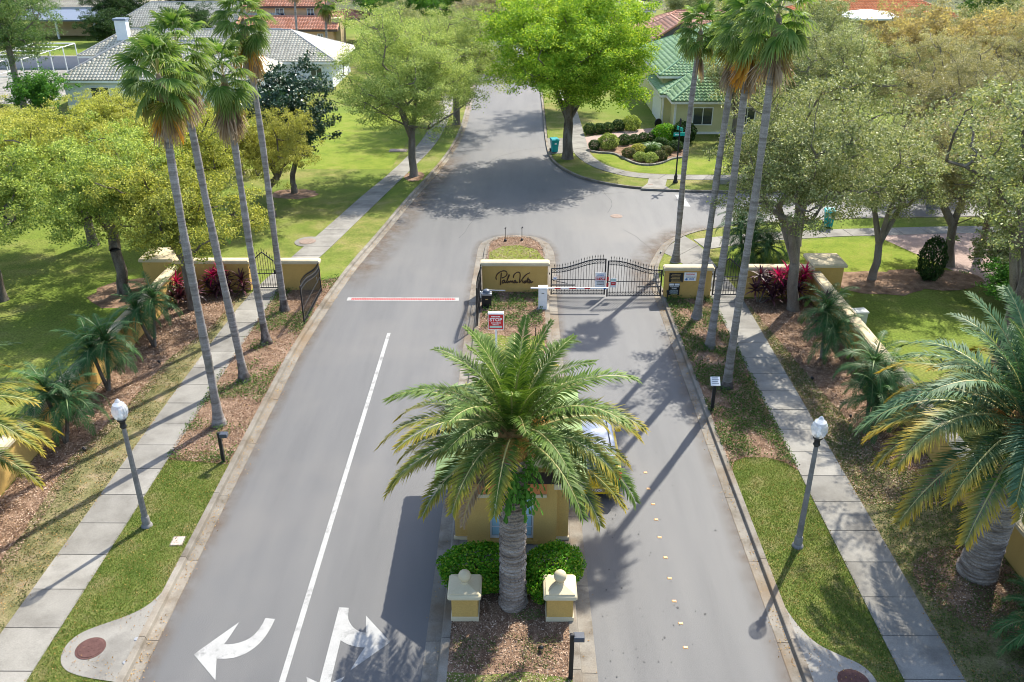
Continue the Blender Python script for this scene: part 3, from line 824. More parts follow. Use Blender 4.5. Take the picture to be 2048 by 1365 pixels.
# swing operators and notices hung on the closed leaves
for g_, s_ in ((gl, 1), (gr, -1)):
    MB().tube([(.02, -.08 * s_, .62), (1.15, -.08 * s_, .62)], .032, 6).build('operator_arm', M['iron'], g_)
    MB().tube([(.10, -.10 * s_, .86), (.80, -.08 * s_, .70)], .018, 6).build('operator_rod', M['iron'], g_)
def sign(name, loc, w, h, label, mat='white', rz=0, cat='sign'):
    t = empty(name, loc, rz, label, cat)
    MB().bbox(-w / 2, w / 2, -.012, .012, -h / 2, h / 2, .004).build('panel', M[mat], t)
    return t
F = -.0145
s1 = sign('gate_sign', (4.00, 37.70, .86), .48, .80, 'white STOP notice hung on the closed gate by the barrier tip')
MB().box(-.23, .23, F - .001, F + .001, .02, .20).build('red_band', M['red'], s1)
text_mesh('STOP', .17, M['white'], s1, (0, F - .002, .11), UP, bold=.004, sx=1.05)
print_lines(s1, -.18, .2, (-.05, -.12, -.19), .035, M['black'], F, 3)
print_lines(s1, -.15, .15, (.26, .33), .025, M['blue'], F, 4)
s2 = sign('gate_sign', (4.60, 37.50, .83), .27, .46, 'small white notice with a red block hung on the right gate leaf')
MB().box(-.11, .11, F - .001, F + .001, -.12, .04).build('red_band', M['red'], s2)
MB().box(-.11, .11, F - .001, F + .001, .10, .19).build('green_band', M['palegreen'], s2)
print_lines(s2, -.08, .08, (-.04,), .02, M['white'], F - .002, 5)
for z, w_ in ((1.02, 'upper'), (.72, 'lower')):
    tag(MB().box(-.05, .05, -.012, .012, -.09, .09).build('reflector_plate', M['red'], None, loc=(4.33, 37.52, z)), w_ + ' small red reflector plate where the closed leaves meet', 'reflector', 'red reflectors on the gate seam')
s3 = sign('gate_sign', (1.86, 37.73, .98), .20, .16, 'tiny white label with an orange strip on the left leaf by the hinge')
MB().box(-.09, .09, F - .001, F + .001, .04, .07).build('orange_strip', plain('orange_print', (.7, .25, .05), .5), s3)
MB().box(-.03, .03, F - .001, F + .001, -.05, .0).build('small_print', M['blue'], s3)
# notices on the right wall
n1 = sign('plaque', (7.52, 37.43, 1.13), .66, .47, 'black plaque with gold lines of print on the notice wall', 'black')
print_lines(n1, -.28, .28, (.17, .09, .02, -.05, -.12, -.18), .026, M['gold'], F, 6, .5)
n2 = sign('notice', (8.18, 37.43, 1.18), .58, .42, 'white notice with red and blue print on the notice wall')
text_mesh('WARNING', .085, M['red'], n2, (0, F, .12), UP, bold=.002)
print_lines(n2, -.24, .24, (.03, -.03), .028, M['grey'], F, 7)
MB().lathe([(.055, 0), (.055, .003)], 14).build('blue_emblem', M['blue'], n2, loc=(-.17, F, -.13), rot=UP)
print_lines(n2, -.06, .2, (-.10, -.15), .03, M['blue'], F, 8)
n3 = sign('tow_sign', (7.47, 37.43, .54), .52, .62, 'dark tow away notice with white print low on the notice wall', 'black')
MB().box(-.24, .24, F - .001, F + .001, .19, .29).build('white_band', M['white'], n3)
MB().box(-.02, .01, F - .004, F - .002, .19, .29).build('tow_hook', M['black'], n3)
text_mesh('TOW AWAY', .075, M['white'], n3, (0, F, .13), UP, bold=.002)
text_mesh('ZONE', .085, M['white'], n3, (0, F, .04), UP, bold=.002)
print_lines(n3, -.21, .21, (-.05, -.10, -.15, -.20), .03, plain('pale_print', (.42, .50, .52), .5), F, 9)
print_lines(n3, -.15, .18, (-.26,), .035, plain('yellow_print', (.5, .45, .15), .5), F, 10)
tag(MB().tube([(0, 0, 0), (0, 0, .35), (.0, -.04, .42)], .03, 6).lathe([(.06, 0), (.06, .1), (.02, .12)], 8, (0, -.02, .38)).build('gate_spigot', M['black'], None, loc=(7.14, 37.2, ZL)), 'thin black post light at the foot of the notice wall', 'post light')

# ------------------------------------------------------------------ barrier, operator, island sign
t = empty('barrier_gate', (1.24, 36.15, ZS), 0, 'white barrier cabinet with a lowered striped arm in front of the closed gate', 'barrier')
MB().bbox(-.20, .20, -.17, .17, 0, 1.02, .03).build('cabinet', M['white'], t, smooth=R(40))
MB().bbox(-.215, .215, -.185, .185, 1.02, 1.08, .02).build('lid', M['white'], t)
MB().box(-.06, .06, -.175, -.170, .80, .83).build('badge', M['black'], t)
MB().box(-.26, .26, -.22, .22, -.02, .02).build('base_plate', M['concrete'], t)
MB().lathe([(.10, 0), (.10, .09), (.05, .11)], 12).build('hub', M['grey'], t, loc=(.0, .17, .86), rot=(-pi / 2, 0, 0))
MB().bbox(-.55, 3.02, .29, .35, .835, .905, .008).build('arm', M['white'], t)
for x0, x1 in ((.55, .82), (1.22, 1.54), (1.92, 2.18)):
    MB().box(x0, x1, .284, .289, .838, .902).build('red_stripe', M['red'], t)
MB().box(2.80, 2.90, .284, .289, .83, .90).build('blue_stripe', M['blue'], t)
t = empty('gate_operator', (-1.34, 36.3, ZS), .05, 'black gate operator with a grey hood beside the folded gate leaf', 'gate operator')
MB().bbox(-.22, .22, -.17, .17, 0, .62, .03).build('cabinet', M['black'], t)
MB().bbox(-.24, .24, -.19, .19, .62, .74, .04).build('hood', M['grey'], t)
MB().lathe([(.18, 0), (.17, .07), (.11, .12), (.02, .14)], 14, (0, 0, .74)).build('dome', plain('slate_dome', (.10, .12, .16), .3), t, smooth=R(50))
MB().tube([(.05, 0, .83), (.45, .0, .80), (.86, .02, .78)], .028, 6).build('arm', M['grey'], t)
MB().box(-.30, -.24, -.03, .03, .45, .78).build('bracket', M['white'], t)
MB().box(-.06, .06, -.178, -.172, .42, .46).build('badge', M['gold'], t)
t = empty('stop_sign', (-.80, 31.5, ZS), .0, 'red and white STOP sign on a white post behind the palm crown', 'sign')
MB().box(-.045, .045, -.04, .04, 0, 1.25).build('post', M['white'], t)
MB().bbox(-.32, .32, -.10, .10, 1.19, 1.92, .015).build('sign_box', M['white'], t)
MB().box(-.295, .295, -.103, -.101, 1.215, 1.86).build('red_panel', M['red'], t)
MB().box(-.25, .25, -.106, -.104, 1.27, 1.36).build('pale_strip', M['palegreen'], t)
text_mesh('STOP', .20, M['white'], t, (0, -.106, 1.63), UP, bold=.006, sx=1.05)
print_lines(t, -.20, .20, (1.77,), .05, M['white'], -.105, 11)
print_lines(t, -.2, .22, (1.49,), .045, M['white'], -.105, 12)
print_lines(t, -.14, .14, (1.41,), .035, M['white'], -.105, 13)
tag(MB().box(-.02, .02, -.02, .02, 0, .42).build('marker_stake', M['iron'], None, loc=(.86, 33.2, ZS)), 'thin dark stake in the island mulch behind the palm crown', 'stake')
for i, (x, lab) in enumerate([(-.58, 'left of the two small black spotlight stakes at the island tip'), (.34, 'right of the two small black spotlight stakes at the island tip')]):
    t = empty('stake_light', (x, 45.1 + .1 * i, ZS), .3, lab, 'stake light', 'stake lights at the island tip')
    MB().lathe([(.09, 0), (.08, .10), (.03, .14)], 10).build('base', M['black'], t)
    MB().tube([(0, 0, .1), (0, 0, .72)], .018, 5).build('stem', M['black'], t)
    MB().tube([(-.03, 0, .72), (.05, 0, .80)], .03, 6).build('head', M['black'], t)

# ------------------------------------------------------------------ guardhouse
t = empty('guardhouse', (-.10, 21.7, ZS), 0, 'small mustard guardhouse with a green tiled roof behind the central palm', 'guardhouse')
def gb(name, mat, x0, x1, y0, y1, z0, z1, par=t, b=None):
    m_ = MB()
    (m_.box if b is None else lambda *a: m_.bbox(*a, b))(x0, x1, y0, y1, z0, z1)
    return m_.build(name, M[mat], par)
gb('wall', 'stucco', -1.64, 1.63, -1.85, 1.9, 0, 2.55)
gb('front_bay', 'stucco', -1.28, -.62, -2.10, -1.85, 0, 2.55)
gb('front_bay', 'stucco', .62, 1.28, -2.10, -1.85, 0, 2.55)
gb('front_bay', 'stucco', -.62, .62, -2.02, -1.85, 0, .16)
gb('base_trim', 'cream', -1.68, -1.29, -1.90, -1.80, 0, .10)
gb('base_trim', 'cream', 1.29, 1.67, -1.90, -1.80, 0, .10)
gb('sill', 'stucco', -.74, .74, -2.14, -2.02, .06, .15)
gb('lintel', 'cream', -.98, .98, -2.16, -2.02, 1.70, 1.80, b=.012)
gb('gable_panel', 'terra', -.98, .98, -2.12, -1.86, 1.80, 2.28)
gb('gable_band', 'cream', -1.30, 1.30, -2.13, -1.86, 2.28, 2.40)
wf = MB()
for x in (-.60, .60): wf.box(x - .03, x + .03, -2.0, -1.94, .16, 1.70)
for z in (.19, 1.67): wf.box(-.57, .57, -2.0, -1.94, z - .03, z + .03)
w_ = wf.build('window_frame', M['white'], t)
for x in (-.2, .2): MB().box(x - .015, x + .015, -1.99, -1.95, .22, 1.64).build('mullion', M['white'], w_)
for z in (.55, .95, 1.33): MB().box(-.57, .57, -1.985, -1.955, z - .01, z + .01).build('glazing_bar', M['white'], w_)
MB().box(-.57, .57, -1.93, -1.925, .22, 1.64).build('pane', M['glass_dark'], w_)
bl = MB()
for k in range(34):
    z = .24 + k * .041
    bl.add([(-.56, -1.952, z), (.56, -1.952, z), (.56, -1.935, z + .028), (-.56, -1.935, z + .028)], [(0, 1, 2, 3)])
bl.build('blind', M['blind'], w_)["kind"] = 'stuff'
for s_ in (-1, 1):
    d_ = gb('door', 'white', s_ * 1.64 - .03, s_ * 1.64 + .03, -.6, .5, .05, 2.05)
    MB().box(s_ * 1.69 - .012, s_ * 1.69 + .012, -.5, .4, 1.0, 1.95).build('pane', M['glass_dark'], d_)
# roof: gable to the front, hipped at the back, flat tiles one by one
EZ, RZ, HX, Y0, Y1, YR = 2.62, 4.15, 2.05, -2.65, 2.35, .30
rd = MB().add([(-HX, Y0, EZ), (HX, Y0, EZ), (HX, Y1, EZ), (-HX, Y1, EZ), (0, Y0, RZ), (0, YR, RZ),
               (-HX, Y0, EZ - .09), (HX, Y0, EZ - .09), (HX, Y1, EZ - .09), (-HX, Y1, EZ - .09)],
              [(0, 4, 5, 3), (1, 2, 5, 4), (2, 3, 5), (6, 9, 8, 7), (0, 3, 9, 6), (1, 7, 8, 2), (2, 8, 9, 3)]).build('roof', M['gutter_dark'], t)
for s_ in (-1, 1):
    # raking cream boards and the short return at their foot
    a = Vector((s_ * HX, Y0 + .02, EZ - .16)); b = Vector((0, Y0 + .02, RZ - .16))
    MB().add([a, b, b + Vector((0, 0, .14)), a + Vector((0, 0, .14)), a + Vector((0, .06, 0)), b + Vector((0, .06, 0)), b + Vector((0, .06, .14)), a + Vector((0, .06, .14))],
             [(0, 1, 2, 3), (7, 6, 5, 4), (0, 4, 5, 1), (3, 2, 6, 7), (0, 3, 7, 4)]).build('rake_board', M['cream'], t)
    x0, x1 = sorted((s_ * 1.15, s_ * 2.02))
    MB().bbox(x0, x1, Y0 - .02, Y0 + .72, EZ - .26, EZ - .10, .01).build('eave_return', M['cream'], t)
    MB().box(s_ * HX - .05, s_ * HX + .03, Y0 + .03, Y1, EZ - .14, EZ - .02).build('eave_board', M['cream'], t)
MB().box(-HX + .05, HX - .05, Y1 - .04, Y1 + .02, EZ - .14, EZ - .02).build('eave_board', M['cream'], t)
MB().add([(-1.6, -1.9, 2.5), (1.6, -1.9, 2.5), (0, -1.9, 3.85)], [(0, 1, 2)]).build('pediment', M['cream'], t)
tw, tl = .34, .36
ft = MB().add([(0, 0, .035), (tw * .96, 0, .035), (tw * .96, tl * 1.12, .012), (0, tl * 1.12, .012), (0, 0, .0), (tw * .96, 0, .0), (tw * .5, 0, .05), (tw * .5, tl * 1.12, .026)],
              [(0, 6, 7, 3), (6, 1, 2, 7), (4, 5, 1, 6, 0), (0, 3, 4), (1, 5, 2)]).mesh('roof_tile', [M['tile_olive']])
def flat_tiles(O, u, v, poly, root, me, tw, tl):
    u = Vector(u).normalized(); v = Vector(v).normalized(); nrm = u.cross(v)
    mw = Matrix((u, v, nrm)).transposed()
    U = [p[0] for p in poly]; Vv = [p[1] for p in poly]
    for j in range(int(max(Vv) / tl) + 1):
        for i in range(int((max(U) - min(U)) / tw) + 2):
            uu = min(U) + i * tw - (tw / 2 if j % 2 else 0); vv = j * tl
            if inside(poly, np.array([uu + tw / 2]), np.array([vv + tl * .5]))[0]:
                p = Vector(O) + u * uu + v * vv + nrm * .012
                o = inst('roof_tile', me, root, p); o.rotation_euler = mw.to_euler()
sl_ = math.hypot(HX, RZ - EZ)
Ly = Y1 - Y0
flat_tiles((-HX, Y1, EZ), (0, -1, 0), (HX, 0, RZ - EZ), [(0, 0), (Ly, 0), (Ly, sl_), (Y1 - YR, sl_)], rd, ft, tw, tl)
flat_tiles((HX, Y0, EZ), (0, 1, 0), (-HX, 0, RZ - EZ), [(0, 0), (Ly, 0), (Ly - (Y1 - YR), sl_), (0, sl_)], rd, ft, tw, tl)
sh_ = math.hypot(Y1 - YR, RZ - EZ)
flat_tiles((HX, Y1, EZ), (-1, 0, 0), (0, -(Y1 - YR), RZ - EZ), [(0, 0), (2 * HX, 0), (HX, sh_)], rd, ft, tw, tl)
for a, b in (((0, Y0 - .02, RZ), (0, YR, RZ)), ((0, YR, RZ), (-HX, Y1, EZ)), ((0, YR, RZ), (HX, Y1, EZ)), ((-HX, Y0, EZ + .02), (0, Y0, RZ + .02)), ((HX, Y0, EZ + .02), (0, Y0, RZ + .02))):
    MB().tube([a, b], .075, 6).build('ridge_cap', M['tile_olive'], rd)
# carriage lamp and floodlight hung on the guardhouse
l_ = empty('wall_lantern', (-1.86, 19.72, ZS + 1.85), 0, 'black wall lantern on the left side of the guardhouse', 'lantern')
MB().lathe([(.02, -.16), (.09, -.10), (.12, .08), (.10, .12), (.02, .20)], 10).build('lantern_body', M['glass_grey'], l_, smooth=R(50))
MB().lathe([(.13, .08), (.13, .11), (.02, .21)], 10).build('lantern_cap', M['black'], l_)
MB().tube([(0, 0, .18), (.08, 0, .24), (.15, 0, .15)], .02, 6).build('bracket', M['black'], l_)
l_ = empty('floodlight', (-1.48, 19.74, ZS + 1.92), .4, 'small black floodlight on the front of the guardhouse', 'floodlight')
MB().bbox(-.10, .10, -.10, .02, -.08, .08, .015).build('housing', M['black'], l_, rot=(.6, .2, 0))
MB().tube([(0, .0, 0), (0, .10, .06)], .02, 6).build('bracket', M['black'], l_)

# ------------------------------------------------------------------ ball-topped pillars
for i, (x, lab) in enumerate([(-1.29, 'mustard pillar with a ball top, left of the central palm trunk'), (1.15, 'mustard pillar with a ball top, right of the central palm trunk')]):
    t = empty('ball_pillar', (x, 16.95, ZL), 0, lab, 'pillar', 'ball pillars at the island front')
    MB().bbox(-.36, .36, -.36, .36, 0, .16, .01).build('plinth', M['cream'], t)
    MB().bbox(-.335, .335, -.335, .335, .16, .80, .012).build('shaft', M['stucco'], t)
    MB().bbox(-.43, .43, -.43, .43, .80, .92, .045).build('cap', M['cream'], t, smooth=R(50))
    m_ = MB().add([(-.37, -.37, .92), (.37, -.37, .92), (.37, .37, .92), (-.37, .37, .92), (-.37, -.37, .945), (.37, -.37, .945), (.37, .37, .945), (-.37, .37, .945),
                   (-.09, -.09, 1.03), (.09, -.09, 1.03), (.09, .09, 1.03), (-.09, .09, 1.03)],
                  [(0, 1, 5, 4), (1, 2, 6, 5), (2, 3, 7, 6), (3, 0, 4, 7), (4, 5, 9, 8), (5, 6, 10, 9), (6, 7, 11, 10), (7, 4, 8, 11), (8, 9, 10, 11)])
    m_.build('cap_slope', M['cream'], t)
    MB().lathe([(.11, 1.02), (.11, 1.06), (.07, 1.08)] + [(.165 * sin(a), 1.225 - .165 * cos(a)) for a in np.linspace(.4, pi - .02, 14)], 24).build('ball', M['cream'], t, smooth=R(40))
# ------------------------------------------------------------------ lamp posts
def lamp_post(x, y, label):
    t = empty('lamp_post', (x, y, ZL), 0, label, 'street lamp', 'globe lamp posts')
    MB().lathe([(.17, 0), (.16, .05), (.12, .10), (.115, .32), (.10, .36)], 16).build('base', M['pole'], t, smooth=R(30))
    n = 16; vs = []; fs = []
    for k, (z, r) in enumerate([(.34, .088), (1.4, .078), (2.4, .069), (3.46, .060)]):
        for i in range(n * 2):
            a = pi * i / n
            rr = r * (1.0 if i % 2 else .88)
            vs.append((rr * cos(a), rr * sin(a), z))
    for k in range(3):
        for i in range(2 * n):
            j = (i + 1) % (2 * n)
            fs.append((k * 2 * n + i, k * 2 * n + j, (k + 1) * 2 * n + j, (k + 1) * 2 * n + i))
    MB().add(vs, fs).build('shaft', M['pole'], t)
    MB().lathe([(.062, 3.44), (.10, 3.50), (.075, 3.56), (.085, 3.66), (.13, 3.70), (.12, 3.74), (.03, 3.75)], 16).build('collar', M['black'], t, smooth=R(30))
    prof = [(.10, 3.73), (.17, 3.80), (.215, 3.92), (.225, 4.02), (.20, 4.13), (.15, 4.20)]
    n = 36; vs = []; fs = []
    for (r, z) in prof:
        for i in range(n):
            rr = r * (1.0 if i % 2 else .965)
            vs.append((rr * cos(2 * pi * i / n), rr * sin(2 * pi * i / n), z))
    for k in range(len(prof) - 1):
        for i in range(n):
            j = (i + 1) % n
            fs.append((k * n + i, k * n + j, (k + 1) * n + j, (k + 1) * n + i))
    g_ = MB().add(vs, fs).build('globe', M['globe'], t)
    MB().lathe([(.155, 4.19), (.16, 4.215), (.12, 4.25), (.06, 4.28), (.075, 4.31), (.05, 4.35), (.015, 4.385)], 16).build('finial_cap', M['globe'], g_, smooth=R(30))
    MB().lathe([(.05, 3.75), (.05, 3.85), (.035, 3.88), (.045, 4.02), (.01, 4.06)], 10).build('bulb', M['white'], g_)
lamp_post(-10.98, 20.42, 'tall grey globe lamp post on the left grass verge')
lamp_post(8.15, 19.60, 'tall grey globe lamp post on the right grass verge')
# ------------------------------------------------------------------ black path lights and the little sign post
def path_light(x, y, h, label, side=1):
    t = empty('path_light', (x, y, ZL), 0, label, 'path light', 'black path lights')
    MB().bbox(-.05, .05, -.05, .05, 0, h, .006).build('post', M['black'], t)
    MB().bbox(.03 if side > 0 else -.28, .28 if side > 0 else -.03, -.10, .10, h - .15, h - .02, .01).build('light_head', plain('slate_head', (.06, .07, .09), .3), t)
path_light(-9.70, 23.75, 1.16, 'black path light with a square head by the left kerb')
path_light(1.33, 14.78, 1.42, 'black path light with a square head at the island front')
t = empty('notice_post', (7.20, 27.1, ZL), 0, 'black post with a small white notice in the right ground cover', 'notice post')
MB().bbox(-.055, .055, -.055, .055, 0, 1.15, .006).build('post', M['black'], t)
MB().add([(-.17, -.13, 1.14), (.17, -.13, 1.14), (.17, .10, 1.38), (-.17, .10, 1.38), (-.17, -.11, 1.11), (.17, -.11, 1.11), (.17, .12, 1.35), (-.17, .12, 1.35)],
         [(0, 1, 2, 3), (7, 6, 5, 4), (0, 4, 5, 1), (1, 5, 6, 2), (2, 6, 7, 3), (3, 7, 4, 0)]).build('panel', M['white'], t)
pl = MB()
for z in range(4):
    f0 = .2 + z * .2; y_ = -.13 + .23 * f0; zz = 1.144 + .24 * f0
    pl.add([(-.12, y_, zz), (.12 - .03 * (z % 2), y_, zz), (.12 - .03 * (z % 2), y_ + .022, zz + .023), (-.12, y_ + .022, zz + .023)], [(0, 1, 2, 3)])
pl.build('small_print', M['grey'], t)['kind'] = 'stuff'
# small ground spotlights in the mulch
sp = MB().lathe([(.05, 0), (.05, .10), (.03, .12)], 8).mesh('lamp_head', [M['black']])
st = MB().box(-.012, .012, -.012, .012, -.02, .10).mesh('spike', [M['black']])
for (x, y, lab) in [(-14.55, 24.3, 'black ground spotlight in the left mulch opposite the lamp globe'), (-14.35, 30.6, 'black ground spotlight in the left mulch below the farthest young palm'),
                    (-14.6, 27.1, 'black ground spotlight in the left mulch between two young palms'), (11.6, 29.4, 'black ground spotlight in the right mulch near the double young palm'),
                    (12.1, 26.6, 'black ground spotlight in the right mulch beside the wall'), (.62, 15.65, 'black ground spotlight in the island mulch behind the path light'),
                    (13.3, 34.6, 'black ground spotlight in the right mulch below the wall end')]:
    t = empty('ground_spotlight', (x, y, ZL), x, lab, 'spotlight', 'ground spotlights in the mulch')
    inst('spike', st, t); inst('lamp_head', sp, t, (0, 0, .10), (.9, 0, 0))

# ------------------------------------------------------------------ car
t = empty('car', (2.52, 21.95, 0), 0, 'yellow hatchback with sky reflection coloured into its roof waiting beside the guardhouse', 'car')
# body: cross-sections from tail to nose (y, half width at sill, at belt, z sill, z belt)
secs = [(-.02, .70, .68, .42, .92), (.06, .77, .77, .26, .98), (.45, .79, .79, .20, 1.02), (1.2, .80, .80, .20, .98), (2.4, .80, .80, .20, .95), (3.2, .79, .77, .20, .90), (3.75, .74, .70, .24, .78), (3.95, .62, .58, .34, .62)]
vs = []; fs = []
for (y, a, b, z0, z1) in secs:
    vs += [(-a * .92, y, z0), (-a, y, z0 + .14), (-a * 1.02, y, (z0 + z1) / 2 + .06), (-b, y, z1), (-b * .86, y, z1 + .02), (b * .86, y, z1 + .02), (b, y, z1), (a * 1.02, y, (z0 + z1) / 2 + .06), (a, y, z0 + .14), (a * .92, y, z0)]
n = 10
for k in range(len(secs) - 1):
    for i in range(n):
        j = (i + 1) % n
        fs.append((k * n + i, k * n + j, (k + 1) * n + j, (k + 1) * n + i))
fs.append(tuple(range(n))); fs.append(tuple(reversed(range((len(secs) - 1) * n, len(secs) * n))))
MB().add(vs, [tuple(reversed(f)) for f in fs]).build('body', M['carpaint'], t, smooth=R(35))
def loft(rings, name, mat, smooth=35):
    vs = [p for r in rings for p in r]; n = len(rings[0]); fs = []
    for k in range(len(rings) - 1):
        for i in range(n):
            j = (i + 1) % n
            fs.append((k * n + i, k * n + j, (k + 1) * n + j, (k + 1) * n + i))
    fs.append(tuple(reversed(range(n)))); fs.append(tuple(range((len(rings) - 1) * n, len(rings) * n)))
    return MB().add(vs, fs).build(name, M[mat], t, smooth=R(smooth))
def ring4(x, y0, y1, z, c=.06):
    return [(-x + c, y0, z), (x - c, y0, z), (x, y0 + c, z), (x, y1 - c, z), (x - c, y1, z), (-x + c, y1, z), (-x, y1 - c, z), (-x, y0 + c, z)]
cab = loft([ring4(.70, .10, 3.05, .96), ring4(.62, .34, 2.35, 1.40)], 'cabin', 'carpaint')
loft([ring4(.63, .28, 2.40, 1.395), ring4(.62, .24, 2.38, 1.44), ring4(.56, .34, 2.28, 1.475)], 'roof', 'carroof', 50)
def quadpart(name, pts, mat, par=t):
    return MB().add(pts, [(0, 1, 2, 3)]).build(name, M[mat], par)
quadpart('rear_window', [(-.60, .125, 1.02), (.60, .125, 1.02), (.54, .305, 1.36), (-.54, .305, 1.36)], 'glass_grey')
quadpart('windscreen', [(.60, 2.98, 1.02), (-.60, 2.98, 1.02), (-.54, 2.44, 1.37), (.54, 2.44, 1.37)], 'glass_grey')
for s_ in (-1, 1):
    for (ya, yb) in ((.42, 1.25), (1.33, 2.45)):
        P = [(s_ * .692, ya, 1.03), (s_ * .692, yb, 1.03), (s_ * .637, min(yb, 2.2), 1.35), (s_ * .637, ya + .1, 1.35)]
        quadpart('side_window', P if s_ > 0 else P[::-1], 'glass_dark')
    MB().tube([(s_ * .46, .40, 1.475), (s_ * .47, .5, 1.49), (s_ * .47, 2.15, 1.49), (s_ * .46, 2.25, 1.475)], .017, 5).build('roof_rail', M['black'], t)
    MB().bbox(s_ * .69 - .085, s_ * .69 + .085, -.045, .14, .74, 1.0, .03).build('tail_light', M['lampred'], t)
    MB().bbox(s_ * .90 - .09, s_ * .90 + .09, 2.35, 2.5, .98, 1.12, .03).build('mirror', M['carpaint'], t)
    for y in (.72, 3.20):
        w_ = MB().lathe([(.20, -.09), (.30, -.10), (.31, -.06), (.31, .06), (.30, .10), (.20, .09)], 20).build('tyre', M['black'], t, loc=(s_ * .70, y, .31), rot=(0, pi / 2, 0))
        MB().lathe([(.20, -.08), (.20, .085), (.05, .10)], 14).build('rim', M['grey'], w_)
MB().bbox(-.72, .72, -.10, .10, .26, .50, .04).build('bumper', M['carpaint'], t)
MB().box(-.62, .62, -.085, .0, .20, .28).build('bumper_skirt', M['black'], t)
lp = MB().bbox(-.26, .26, -.115, -.10, .33, .46, .005).build('number_plate', plain('plate_frame', (.20, .13, .10), .5), t)
text_mesh('DUCK', .10, M['white'], lp, (.03, -.118, .395), UP, bold=.002, sx=1.15)
MB().tube([(0, .45, 1.475), (0, .40, 1.56)], .02, 6).build('antenna', M['black'], t)

# ------------------------------------------------------------------ wheeled bins
def bin_(x, y, rz, label):
    t = empty('wheeled_bin', (x, y, ZS), rz, label, 'bin', 'teal wheeled bins')
    def rg(hx, y0, y1, z, c=.04): return ring4(hx, y0, y1, z, c)
    rings = [rg(.22, -.22, .20, .04), rg(.24, -.25, .24, .35), rg(.285, -.31, .30, .86), rg(.30, -.33, .32, .90), rg(.30, -.33, .32, .94)]
    vs = [p for r in rings for p in r]; n = 8; fs = []
    for k in range(len(rings) - 1):
        for i in range(n):
            j = (i + 1) % n
            fs.append((k * n + i, k * n + j, (k + 1) * n + j, (k + 1) * n + i))
    fs.append(tuple(reversed(range(n)))); fs.append(tuple(range((len(rings) - 1) * n, len(rings) * n)))
    MB().add(vs, fs).build('bin_body', M['teal'], t, smooth=R(35))
    MB().add([(-.32, -.37, .93), (.32, -.37, .93), (.32, .34, .95), (-.32, .34, .95), (-.27, -.30, 1.0), (.27, -.30, 1.0), (.27, .28, 1.03), (-.27, .28, 1.03)],
             [(0, 3, 2, 1), (4, 5, 6, 7), (0, 1, 5, 4), (1, 2, 6, 5), (2, 3, 7, 6), (3, 0, 4, 7)]).build('bin_lid', M['teal'], t)
    MB().tube([(-.26, .33, .97), (-.26, .42, 1.0), (.26, .42, 1.0), (.26, .33, .97)], .02, 6).build('handle', M['teal'], t)
    for s_ in (-1, 1):
        MB().lathe([(.05, -.04), (.13, -.04), (.13, .04), (.05, .04)], 14).build('bin_wheel', M['black'], t, loc=(s_ * .25, .25, .13), rot=(0, pi / 2, 0))
    MB().add([(-.08, -.292, .60), (.08, -.292, .60), (.08, -.301, .74), (-.08, -.301, .74)], [(0, 1, 2, 3)]).build('sticker', M['white'], t, loc=(0, -.004, 0))
bin_(2.92, 64.95, .25, 'teal wheeled bin on the kerb apron by the bright green tree')
bin_(18.1, 47.7, -.2, 'teal wheeled bin standing under the olive trees on the side street')

# ------------------------------------------------------------------ street name post at the far corner
t = empty('street_sign', (10.75, 56.72, ZL), 0, 'black post with small green street name blades at the far corner', 'street sign')
MB().lathe([(.17, 0), (.17, .12), (.11, .20), (.12, .45), (.07, .60), (.055, .70), (.05, 1.0)], 12).build('base', M['black'], t, smooth=R(30))
MB().tube([(0, 0, .9), (0, 0, 4.15)], .05, 8).build('post', M['black'], t)
MB().lathe([(.07, 4.1), (.08, 4.2), (.02, 4.32)], 8).build('finial', M['black'], t)
MB().bbox(-.40, .40, -.02, .02, 3.15, 3.38, .01).build('name_blade', M['sign_green'], t, rot=(0, 0, .15))
MB().bbox(-.40, .40, -.02, .02, 3.52, 3.75, .01).build('name_blade', M['sign_green'], t, rot=(0, 0, 1.9))
print_lines(t, -.30, -.04, (3.265,), .08, M['white'], -.07, 14, .1)
tag(MB().bbox(-.9, .9, -.22, .22, 0, .32, .03).build('stone_bench', M['kerb'], None, loc=(14.2, 56.6, ZL)), 'low pale concrete bench slab by the far kerb', 'bench')
# grey utility cabinet behind the right wall
t = empty('utility_cabinet', (14.75, 33.6, ZL), .1, 'pale grey utility cabinet standing behind the right side wall', 'cabinet')
MB().bbox(-.28, .28, -.22, .22, 0, 1.05, .02).build('cabinet_body', plain('pale_cabinet', (.38, .42, .40), .5), t)
MB().bbox(-.31, .31, -.25, .25, 1.05, 1.12, .02).build('cabinet_lid', plain('pale_lid', (.50, .52, .50), .5), t)
# brick edged drive on the far right
tag(poly_sheet('driveway', [(20.3, 46.2), (26.5, 46.8), (29, 36), (25.2, 33)], ZS - .012, M['paver']), kind='structure')
